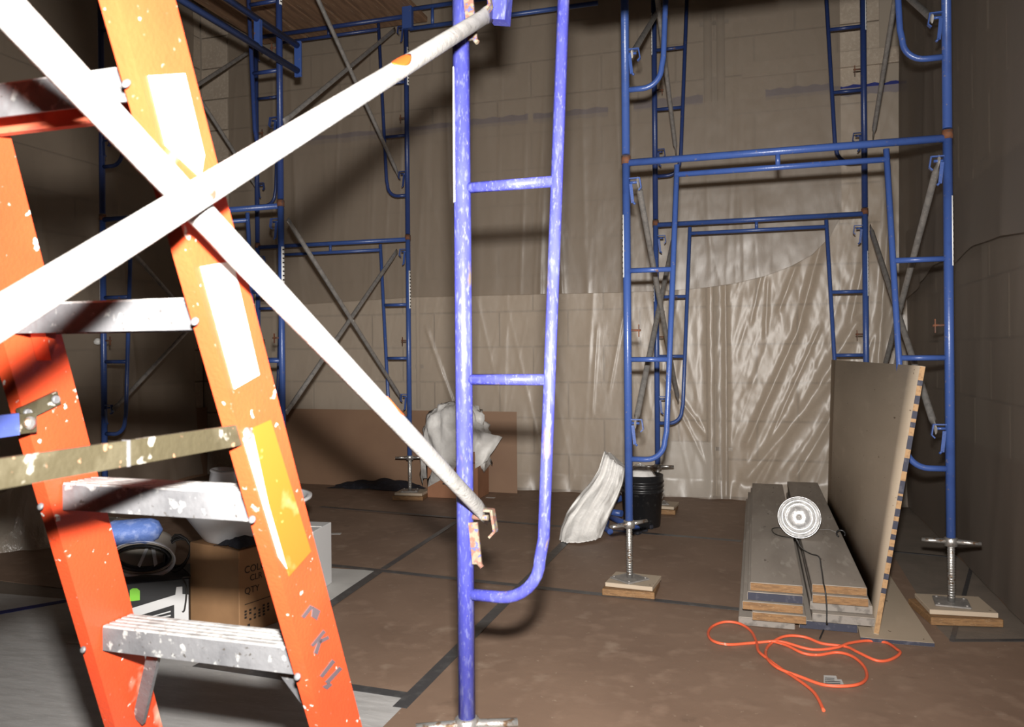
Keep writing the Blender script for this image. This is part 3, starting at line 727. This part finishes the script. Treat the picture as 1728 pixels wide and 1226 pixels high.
A0.y = 3.80
B0, B1 = Vector((A0.x-.03, 6.18, zb)), fy(1403, 592, 6.18)
B0.z = zb; B1.z = A1.z
B0.x = .485
TH = .02
t = thing('plywood_sheet', (A0.x, 3.8, zb), 'tall plywood sheet leaning right on its long edge beside the planks', 'plywood')
nrm = (B0-A0).cross(A1-A0).normalized()
if nrm.x > 0: nrm = -nrm
def pq(u, v): return A0.lerp(B0, u).lerp(A1.lerp(B1, u), v)
mb = MB(); rings = []
for i in range(13):
    u = i/12; rings.append([pq(u, 0), pq(u, 1), pq(u, 1)-nrm*TH, pq(u, 0)-nrm*TH])
mb.loft(rings)
for e_ in mb.bm.edges: e_.smooth = e_.calc_face_angle(0) < .5
mb.build('sheet', 'ply', t)
fd = Vector((0, -.0015, 0))
eo = MB().prism([pq(0, .002)+fd, pq(0, .999)+fd, pq(0, .999)-nrm*TH+fd, pq(0, .002)-nrm*TH+fd], (0, .0015, 0)).build('cut_edge', 'plyedge', t)
eo['label'] = 'raw wood edge with dark painted blocks'
yy = [(692, 717), (731, 750), (762, 771), (795, 822), (850, 880), (893, 917), (930, 945), (955, 972), (990, 1002), (1008, 1018), (640, 652)]
yy = [(641, 650), (667, 681), (693, 706), (712, 721), (735, 758), (773, 796), (812, 834), (838, 846), (860, 873), (881, 895), (904, 913), (925, 931), (942, 953), (972, 982), (997, 1006)]
for ya, yb in yy:
    va, vb = 1-(ya-617)/(1077-617), 1-(yb-617)/(1077-617); q = fd*2
    MB().prism([pq(0, vb)+q, pq(0, va)+q, pq(0, va)-nrm*TH+q, pq(0, vb)-nrm*TH+q], (0, .001, 0)).build('paint_block', 'blueend', eo)

# ------------------------------------------------------------------ clamp lamp
LZ = .005+5*PT
c0 = fz(1350, 912, LZ); cc = c0+Vector((0, .06, .118))
t = thing('clamp_lamp', (c0.x, c0.y, LZ), 'shiny aluminium clamp lamp reflector lying on the planks, facing the camera', 'lamp')
view = (Vector((0, 0, EYE))-cc).normalized(); view = (view+Vector((.02, 0, -.05))).normalized()
zq = view.to_track_quat('Z', 'Y').to_matrix()
mb = MB()
prof = [(.030, -.085), (.052, -.08), (.075, -.062), (.095, -.035), (.108, -.008), (.113, .0), (.116, .003), (.113, .004), (.105, -.006), (.092, -.034), (.072, -.06), (.05, -.076), (.028, -.08)]
mb.lathe(prof, cc, 36, zq, True, True)
mb.build('reflector', 'reflector', t)
mb = MB().lathe([(.026, -.15), (.028, -.10), (.024, -.08)], cc, 18, zq); mb.build('socket', 'black', t)
mb = MB()
for r in (.095, .075, .055): mb.lathe([(r, -.034-(.095-r)*1.25), (r-.004, -.031-(.095-r)*1.25), (r-.008, -.036-(.095-r)*1.25)], cc, 30, zq, False, False)
mb.build('spun_ring', 'reflector', t)
mb = MB().lathe([(.017, -.078), (.019, -.06), (.012, -.05), (.003, -.046)], cc, 16, zq); mb.build('lampholder', 'galv', t)
def path_on(pix, z, n=6, lift=0): return smooth_path([fz(x, y, z)+Vector((0, 0, lift)) for x, y in pix], n)
lz = LZ+.004
cordpts = [fz(1343, 908, lz), fz(1352, 924, lz), fz(1368, 934, lz), fz(1382, 939, lz), fz(1386, 958, lz), fz(1389, 978, lz)]
e1 = fz(1396, 1000, lz); e1.y = 3.815
cordpts += [Vector((e1.x-.004, 3.85, lz)), Vector((e1.x, 3.808, lz-.02)), Vector((e1.x+.005, 3.80, .12)), Vector((e1.x+.004, 3.79, .05)), fz(1398, 1044, .012), fz(1390, 1062, .008), fz(1383, 1078, .008)]
MB().tube(smooth_path(cordpts, 6), .0035, 8).build('power_cord', 'darkcord', t)
MB().tube(path_on([(1340, 907), (1318, 904), (1306, 899), (1303, 892), (1312, 890), (1325, 891)], lz), .003, 8).build('cord_loop', 'darkcord', t)
cl = [fz(1376, 893, lz), fz(1400, 893, lz), fz(1412, 898, lz)]
MB().tube(cl, .0022, 6).build('clamp_wire', 'galv', t)
k = fz(1419, 906, lz)
MB().tube(arc(k+Vector((0, 0, .02)), .022, -.6, 4.2, (1, 0, 0), (0, .5, .8), 14), .0045, 8).build('clamp', 'black', t)

# ------------------------------------------------------------------ orange cord and paper label on the floor
pix = [(575, 1165), (470, 1080), (425, 1048), (350, 1000), (300, 960), (288, 905), (260, 850), (200, 818), (120, 811), (62, 830), (45, 868), (70, 908), (140, 922), (250, 911), (340, 908),
       (420, 913), (520, 936), (600, 944), (700, 938), (760, 918), (850, 900), (940, 908), (998, 950), (1012, 970), (960, 995), (890, 1000), (800, 965), (735, 932), (620, 912), (540, 887),
       (450, 882), (385, 898), (342, 935), (340, 990), (395, 1043), (520, 1085), (640, 1125), (760, 1135), (820, 1118), (846, 1078), (830, 1030), (770, 985), (690, 962), (600, 970), (520, 965), (440, 930), (372, 905)]
pts = [fz(1180+x/2.991, 780+y/2.99, .0085) for x, y in pix]
pts.insert(0, fz(1390, 1200, .0085))
sp_ = smooth_path(pts, 8)
for i, p_ in enumerate(sp_): p_.z = .0085+.0075*(.5+.5*math.sin(i*.21))
solo(MB().tube(sp_, .0062, 8), 'extension_cord', 'cord', 'orange extension cord looped loosely on the floor in front of the planks', 'cord')
q = [fz(1390, 1139, .0045), fz(1411, 1140, .0045), fz(1413, 1146, .0045), fz(1420, 1146, .0045), fz(1425, 1157, .0045), fz(1390, 1154, .0045)]
t = thing('paper_label', q[0], 'small torn printed paper label on the floor beside the orange cord', 'paper')
MB().prism(q, (0, 0, .001)).build('paper', 'paperwhite', t)
mb = MB()
for i in range(4):
    y = 1143.2+i*2.9; a, b = fz(1392, y, .0062), fz(1408+(i > 1)*10, y+.9, .0062)
    mb.bar(a, b, .006, .0006)
mb.build('print_lines', 'tape', t)

# ------------------------------------------------------------------ bucket, white sheet and blue tubes behind the right scaffold foot
bc = fz(1079, 893, .004); bc.y += .14
t = thing('bucket', bc, 'black plastic bucket with ribbed rim stuffed with white plastic, beside the white sheet', 'bucket')
MB().lathe([(.125, 0), (.131, .006), (.148, .25), (.156, .252), (.156, .262), (.149, .264), (.150, .285), (.158, .287), (.158, .297), (.151, .299), (.152, .32), (.160, .322), (.160, .332), (.153, .334), (.155, .372), (.149, .374), (.144, .30), (.125, .012), (.0, .012)][:-1], bc, 36).build('body', 'black', t)
mb = MB()
rgs = []
for i in range(9):
    r = [.11, .12, .115, .10, .09, .075, .06, .04, .012][i]; z = [.2, .30, .345, .365, .385, .40, .42, .435, .44][i]
    rgs.append([bc+Vector((-.01+r*(1+.3*noise.noise(Vector((j*.7, i*.5, 2))))*math.cos(2*math.pi*j/24), r*(1+.3*noise.noise(Vector((j*.7, i*.5, 5))))*math.sin(2*math.pi*j/24), z+.03*noise.noise(Vector((j*.6, i, 8))))) for j in range(24)])
mb.loft(rgs); solo(mb, 'plastic_bag', 'whitecloth', 'crumpled white plastic stuffed in the black bucket', 'bag')
hb = arc(bc+Vector((0, 0, .27)), .162, math.pi*1.02, math.pi*1.98, (1, 0, 0), (0, -.35, .94), 16)
MB().tube(hb, .0025, 6).build('handle', 'galv', t)
MB().box(bc+Vector((-.055, -.140, .135)), (.011, .012, .045)).build('side_label', 'sticker', t)
# white sheet draped over a pile: pleated loft from its raised corner down to the floor
tp, bt = fy(1038, 775, 5.55), fz(985, 902, .0)
mb = MB(); rgs = []
cl_, cr_ = [(1021, 760), (1012, 790), (998, 812), (976, 838), (958, 862), (948, 886), (947, 906)], [(1056, 788), (1052, 815), (1044, 838), (1034, 858), (1026, 878), (1020, 895), (1016, 904)]
nl = 28
def lerp_list(L, t_):
    k = t_*(len(L)-1); i = min(int(k), len(L)-2); f = k-i
    return (L[i][0]+(L[i+1][0]-L[i][0])*f, L[i][1]+(L[i+1][1]-L[i][1])*f)
for i in range(nl+1):
    s_ = i/nl; Yd = 5.62-.30*s_
    a, b = fy(*lerp_list(cl_, s_), Yd), fy(*lerp_list(cr_, s_), Yd)
    a.z = max(a.z, .006); b.z = max(b.z, .006)
    ring = []
    for j in range(64):
        q_ = 2*math.pi*j/64; u = .5-.5*math.cos(q_); dep = (.07+.10*s_)*math.sin(q_)
        c = a.lerp(b, u); w = 1-.25*abs(2*u-1)
        rip = .03*noise.noise(Vector((u*9+(3 if math.sin(q_) > 0 else 0), s_*1.6, 4)))+.03*(1-2*abs(noise.noise(Vector((u*13+s_, s_*2, 1)))))+.012*noise.noise(Vector((u*30, s_*5, 1)))
        c = c+Vector((0, -dep-rip*1.2 if math.sin(q_) > 0 else -dep*.6, 0))
        c.z = max(c.z+.012*noise.noise(Vector((u*7, s_*3, 9)))*(s_ < .9), .006)
        ring.append(c)
    rgs.append(ring)
mb.loft(rgs); solo(mb, 'white_sheet', 'whitecloth', 'white plastic sheet slumped against the black bucket, behind the scaffold foot', 'plastic sheet')
GT = 'blue tubes on the floor'
def btube(p0, p1, label, r=.026, bend=None):
    pts = [p0, p1] if bend is None else smooth_path([p0, bend, p1], 6)
    solo(MB().tube(pts, r, 12), 'scaffold_tube', 'blue', label, 'tube', GT)
btube(fz(1021, 862, .11), fz(1049, 866, .11), 'upper blue tube in the pile between the white sheet and the bucket', .024)
btube(fz(1022, 868, .055), fz(1075, 892, .03), 'lower blue tube slanting to the floor in the pile by the bucket', .024)
btube(fz(1030, 850, .03)+Vector((0, .0, 0)), fz(1058, 835, .16)+Vector((0, .0, 0)), 'rear blue tube rising behind the bucket', .022)
btube(fz(1024, 880, .03), fz(1030, 897, .03), 'curved blue grey tube end by the edge of the white sheet', .02, fz(1022, 890, .03))
mb = MB()
for i in range(6):
    p_ = fz(1072+i*5, 897-i*2.4+(i % 2)*3, .02); mb.box(p_, (.05, .03, .03), Matrix.Rotation(i*1.1, 3, 'Z'), bevel=.006)
solo(mb, 'clamp', 'blackcloth', 'dark couplers heaped at the foot of the black bucket', 'clamp')

# ------------------------------------------------------------------ reddish box with white plastic, black cloth
p = fz(760, 830, .004)
x0, x1 = fz(721, 826, .004).x, fz(803, 830, .004).x
yb_ = 6.46
t = thing('cardboard_box', ((x0+x1)/2, yb_, .004), 'reddish cardboard box under white plastic against the kraft lining', 'box')
a, b = fy(721, 800, yb_), fy(806, 800, yb_); hgt = fy(760, 762, yb_).z
MB().box(((a.x+b.x)/2, yb_+.15, .005+hgt/2), (b.x-a.x, .3, hgt), bevel=.003).build('carton', 'cardred', t)
MB().box(((a.x+b.x)/2, yb_+.002, hgt*.78), (b.x-a.x-.01, .004, .006)).build('flap_edge', 'card', t)
mb = MB()
for px, py, w in ((748, 806, .05), (750, 816, .035), (738, 797, .03)):
    q_ = fy(px, py, yb_-.001); mb.box(q_, (w, .002, .012))
mb.build('print_mark', 'ink', t)
bc2 = Vector(((a.x+b.x)/2-.02, yb_+.16, hgt))
mb = MB()
outl, outr = 705, 822
rgs = []
for i in range(22):
    s_ = i/21; ph = s_*math.pi*.62
    ring = []
    for j in range(56):
        q_ = 2*math.pi*j/56
        rad = .325*math.sin(ph)**.8*(1+.10*noise.noise(Vector((math.cos(q_)*2, math.sin(q_)*2, s_*2))))
        z = hgt+.05+.36*math.cos(ph)
        spike = max(0, noise.noise(Vector((math.cos(q_)*2.6, math.sin(q_)*2.6, 4))))*max(0, s_-.72)*1.5
        crk = .05*(.5-2*abs(noise.noise(Vector((math.cos(q_)*2.5, math.sin(q_)*2.5, s_*3)))))+.03*fbm(Vector((math.cos(q_)*5, math.sin(q_)*5, s_*6)), 3)
        ring.append(Vector((bc2.x+(rad*.98+crk)*math.cos(q_), bc2.y+(rad*.6+crk)*math.sin(q_), z-spike+crk*.6)))
    rgs.append(ring)
mb.loft(rgs, cap0=False, cap1=False)
bmesh.ops.holes_fill(mb.bm, edges=[e_ for e_ in mb.bm.edges if e_.is_boundary], sides=0)
def flap(u, v):
    p_ = fy(806+ (40-18*v)*u-4*v, 724+(66)*v-6*u*(1-v)+20*u*(1-v)-14*u*v, 6.44)
    return p_+Vector((0, -.03*math.sin(u*5+v*3)-.03*noise.noise(Vector((u*3, v*3, 2))), 0))
mb.grid(flap, 14, 14)
solo(mb, 'plastic_sheet', 'whitecloth', 'crumpled white plastic draped over the reddish box, one corner hanging right', 'plastic sheet')
c = fz(622, 826, 0)
def tarp(u, v):
    x = -.50+1.0*u; y = -.15+.30*v
    r = math.hypot(x/.50, y/.15); q_ = math.atan2(y/.15, x/.50)
    rad = 1+.22*noise.noise(Vector((math.cos(q_)*2, math.sin(q_)*2, 3)))
    h = max(0, 1-r*r*.9)*.13*(.6+.6*noise.noise(Vector((x*4+3, y*4, 1))))+.02*max(0, fbm(Vector((x*7, y*7, 4))))
    return Vector((c.x+.06+x*rad*.92, c.y+.12+y*rad, .006+max(0, h)))
mb = MB(); mb.grid(tarp, 46, 26)
solo(mb, 'black_cloth', 'blackcloth', 'crumpled black cloth on the floor left of the reddish box', 'cloth')

# ------------------------------------------------------------------ boxes and tools behind the ladder
def obox(p, w, d, h, rot, bevel=.003): return MB().box(Vector(p)+Vector((0, 0, h/2)), (w, d, h), Matrix.Rotation(rot, 3, 'Z'), bevel=bevel)
# brown carton, corner towards the camera
corner = fz(404, 1074, .006)
ux_ = fz(470, 1049, .006)-corner
rot = math.atan2(ux_.y, ux_.x)
ux = Vector((math.cos(rot), math.sin(rot), 0)); uy = Vector((-math.sin(rot), math.cos(rot), 0))
w_, d_, h_ = .36, max(.2, (fz(327, 1050, .006)-corner).dot(uy)), .385
ctr = corner+ux*w_/2+uy*d_/2
t = thing('cardboard_box', (ctr.x, ctr.y, .006), 'brown printed cardboard box on the white paper behind the ladder', 'box')
obox((ctr.x, ctr.y, .006), w_, d_, h_, rot).build('carton', 'card', t)
mb = MB()
mb.box(ctr+Vector((0, 0, h_+.002)), (w_*.99, .004, .002), Matrix.Rotation(rot, 3, 'Z')); mb.build('flap_seam', 'ink', t)
def text_on(s, pos, xdir, nrm, size, m, parent, name='print'):
    cu = bpy.data.curves.new(name, 'FONT'); cu.body = s; cu.size = size; cu.extrude = .0004
    o = bpy.data.objects.new(name, cu); COL.objects.link(o)
    x = Vector(xdir).normalized(); n = Vector(nrm).normalized(); y = n.cross(x)
    mw = Matrix((x, y, n)).transposed().to_4x4(); mw.translation = Vector(pos)
    dg = bpy.context.evaluated_depsgraph_get(); me = bpy.data.meshes.new_from_object(o.evaluated_get(dg))
    bpy.data.objects.remove(o); bpy.data.curves.remove(cu)
    me.transform(Matrix.Translation(-OFF[parent.name]) @ mw); me.materials.clear(); me.materials.append(M[m])
    r = bpy.data.objects.new(name, me); COL.objects.link(r); r.parent = parent; OFF[r.name] = OFF[parent.name]
    return r
fn = -uy
pf = corner+fn*.0008
text_on('COLOR', pf+ux*.03+Vector((0, 0, .275)), ux, fn, .045, 'ink', t)
text_on('CLR', pf+ux*.06+Vector((0, 0, .235)), ux, fn, .04, 'ink', t)
text_on('QTY', pf+ux*.03+Vector((0, 0, .18)), ux, fn, .042, 'ink', t)
mb = MB()
mb.box(pf+ux*.18+Vector((0, 0, .135)), (.30, .0012, .003), Matrix.Rotation(rot, 3, 'Z'))
for i in range(6):
    for j in range(4):
        if (i*7+j*3) % 5: mb.box(pf+ux*(.035+i*.026)+Vector((0, 0, .062+j*.014)), (.012, .0012, .009), Matrix.Rotation(rot, 3, 'Z'))
mb.box(pf+ux*.05+Vector((0, 0, .022)), (.05, .0012, .003), Matrix.Rotation(rot, 3, 'Z'))
mb.box(pf+ux*.052+Vector((0, 0, .036)), (.014, .0012, .014), Matrix.Rotation(rot+0, 3, 'Z'))
mb.build('print_marks', 'ink', t)
# black and white carton
fr = fz(328, 1060, .006); rot2 = math.radians(36)
vx = Vector((math.cos(rot2), math.sin(rot2), 0)); vy = Vector((-math.sin(rot2), math.cos(rot2), 0))
w2, d2, h2 = .45, .28, .235
fr = fr-vx*.02
ct2 = fr-vx*w2/2+vy*d2/2
t = thing('tool_box_carton', (ct2.x, ct2.y, .006), 'black and white product carton with a green sticker, behind the left ladder rail', 'box')
obox((ct2.x, ct2.y, .006), w2, d2, h2, rot2).build('carton', 'cartonblack', t)
f2 = -vy
def onface(u, z, o=.001): return fr-vx*u+f2*o+Vector((0, 0, z))
def fpoly(pts, m, name, o=.001, lab=None):
    ob = MB().prism([onface(u, z, o) for u, z in pts], f2*.0008).build(name, m, t)
    if lab: ob['label'] = lab
fpoly([(.004, .01), (.46, .01), (.46, .075), (.06, .165), (.055, .20), (.03, .20), (.03, .165), (.004, .16)], 'cartonwhite', 'white_panel')
fpoly([(.065, .03), (.40, .03), (.40, .045), (.065, .12)], 'cartonblack', 'dark_panel', .0022)
for k in range(4): fpoly([(.08, .035+k*.018), (.30-.03*k, .030+k*.012), (.30-.03*k, .034+k*.012), (.08, .041+k*.018)], 'cartonwhite', 'print_line', .0034)
fpoly([(.004, .02), (.09, .012), (.09, .03), (.004, .04)], 'cartonblack', 'dark_bar', .0034)
gq = [fplane(x, y, onface(0, 0, .0024), f2) for x, y in [(219, 995), (224, 992), (231, 992), (236, 996), (236, 1012), (219, 1014)]]
gs = MB().prism(gq, f2*.0008).build('green_sticker', 'green', t)
# beige hard shell with black band lying on the carton
sc = fplane(243, 925, Vector((ct2.x, ct2.y, 0))+f2*.02, f2)
sc = Vector((sc.x, sc.y, .006+h2))
t = thing('hard_hat', sc, 'beige hard hat with black headband lying on its side on the black carton', 'hat')
RX = .135
hc = sc+Vector((0, 0, .098))
rotH = Matrix.Rotation(math.radians(26), 3, 'Z') @ Matrix.Rotation(math.radians(112), 3, 'X')
sq = Matrix.Diagonal((1, .72, 1))
def ringp(r, z, n=40, ry=.62): return [hc+rotH @ Vector((r*math.cos(2*math.pi*j/n), r*ry*math.sin(2*math.pi*j/n), z)) for j in range(n)]
mb = MB()
mb.loft([ringp(r, z) for r, z in [(.02, -.15), (.07, -.14), (.11, -.105), (.13, -.06), (.135, 0), (.137, .03), (.130, .03), (.126, 0), (.12, -.06), (.10, -.10), (.06, -.13), (.02, -.138)]])
mb.build('shell', 'beige', t)
mb = MB(); mb.loft([ringp(r, z, ry=.58) for r, z in [(.122, .0), (.122, .034), (.112, .034), (.112, .0), (.122, .0)]], cap0=False, cap1=False); mb.build('headband', 'black', t)
mb = MB(); mb.loft([ringp(r, z, ry=.70) for r, z in [(.137, .02), (.150, .04), (.150, .048), (.136, .03)]], cap0=False, cap1=False); mb.build('brim', 'whiteplastic', t)
mb = MB()
for q_ in (.5, 1.57, 2.6, 4.4, 5.2): mb.bar(hc+rotH @ Vector((.112*math.cos(q_), .076*math.sin(q_), .02)), hc+rotH @ Vector((.03*math.cos(q_), .02*math.sin(q_), -.09)), .016, .003)
mb.build('suspension_strap', 'whiteplastic', t)
# blue foam roll on top
rc = fplane(225, 885, hc+f2*.03, f2); rc.z = 0
mb = MB()
rgs = []
for i in range(15):
    s_ = i/14; x = -.125+.25*s_; r = .052*(1-abs(2*s_-1)**6)**.5*(1+.12*noise.noise(Vector((s_*5, 0, 3))))+.004
    rgs.append([Vector((rc.x, rc.y, hc.z+.118))+vx*x+f2*(r*math.cos(q_)*1.3)+Vector((0, 0, r*math.sin(q_)*(1+.1*noise.noise(Vector((s_*6, q_, 1)))))) for q_ in [2*math.pi*j/20 for j in range(20)]])
mb.loft(rgs); solo(mb, 'foam_roll', 'bluefoam', 'blue textured foam roll on top of the beige hard hat', 'foam roll')
# cable coil between the two boxes
cz = fplane(300, 914, Vector((ct2.x, ct2.y, 0))+uy*.0, f2)
t0_ = [Vector((cz.x, cz.y, .006+h2+.09))+vx*(.055*math.cos(k*.45)*(1+.2*math.sin(k*.9)))+Vector((0, 0, .075*math.sin(k*.45)*(1+.15*math.cos(k*.7))))+f2*(.03*math.sin(k*.19)) for k in range(70)]
mb = MB().tube(t0_, .0055, 6)
dn = [Vector((cz.x, cz.y, .006+h2+.015))+vx*.02, Vector((cz.x, cz.y, .006+h2+.004))+vx*.06+f2*.12, onface(.03, h2+.006, .008), onface(.012, .19, .009), onface(.02, .10, .009), onface(.03, .085, .009)]
mb.tube(smooth_path(dn, 6), .004, 6)
solo(mb, 'cable_coil', 'darkcord', 'black cable coil on the black carton, one end hanging down its front', 'cable')
# wide white tub on the brown carton, cups stacked on it, dark rag, white carton behind
tb_ = fplane(413, 930, Vector((0, ctr.y+.02, 0)), Vector((0, 1, 0))); tb_.z = .006+h_+.003
t = thing('plastic_tub', tb_, 'wide white plastic tub on the brown cardboard box behind the ladder', 'tub')
MB().lathe([(.17, 0), (.185, .006), (.30, .17), (.318, .178), (.318, .190), (.294, .19), (.18, .014), (.0005, .012)], tb_, 44).build('bowl', 'whiteplastic', t)
cp = fplane(368, 812, tb_+Vector((0, .05, 0)), f2); cz0 = tb_.z+.19
mb = MB()
cps = Vector((cp.x, cp.y, tb_.z+.045))
solo(MB().lathe([(.085, 0), (.06, .27), (.064, .273), (.064, .28), (.050, .285), (.046, .265), (.045, .26)], cps, 26, Matrix.Rotation(.12, 3, 'Y')), 'paper_cups', 'whiteplastic',
     'stack of white cups standing upside down in the white tub', 'cups')
rg = fplane(408, 905, corner+uy*.12, fn); rg.z = .006+h_+.004
def rag(u, v):
    x = (u-.5)*.22; y = (v-.5)*.16
    return corner+ux*.10+uy*.06+Vector((0, 0, h_+.012))+ux*x+uy*y+Vector((0, 0, .05*max(0, 1-(2*u-1)**2)*(1-(2*v-1)**2)+.02*abs(noise.noise(Vector((u*5, v*5, 1))))))
mb = MB(); mb.grid(rag, 18, 14); solo(mb, 'dark_rag', 'blackcloth', 'dark rag on the front corner of the brown cardboard box', 'cloth')
wc_ = fz(548, 1010, .008)+Vector((-.09, 0, 0))
wx = Vector((-.16, 0, 0))
t = thing('white_carton', wc_+Vector((-.13, .12, 0)), 'plain white carton standing behind the right ladder rail', 'box')
hh = .335
MB().box(wc_+Vector((-.14, .13, hh/2)), (.27, .24, hh), Matrix.Rotation(.12, 3, 'Z'), bevel=.003).build('carton', 'white', t)
MB().box(wc_+Vector((-.14, .13, hh+.001)), (.26, .004, .002), Matrix.Rotation(.12, 3, 'Z')).build('tape_seam', 'sticker', t)
# a white blob of foam stuck on the left wall film
p = fx(165, 576, -5.44)
mb = MB(); mb.lathe([(.005, -.03), (.03, -.02), (.035, 0), (.02, .025), (.004, .03)], p, 10); mb.lathe([(.003, -.02), (.02, 0), (.003, .02)], p+Vector((0, .05, -.005)), 8)
solo(mb, 'tape_tab', 'sticker', 'small white crumpled tape tab on the left wall film', 'tape')
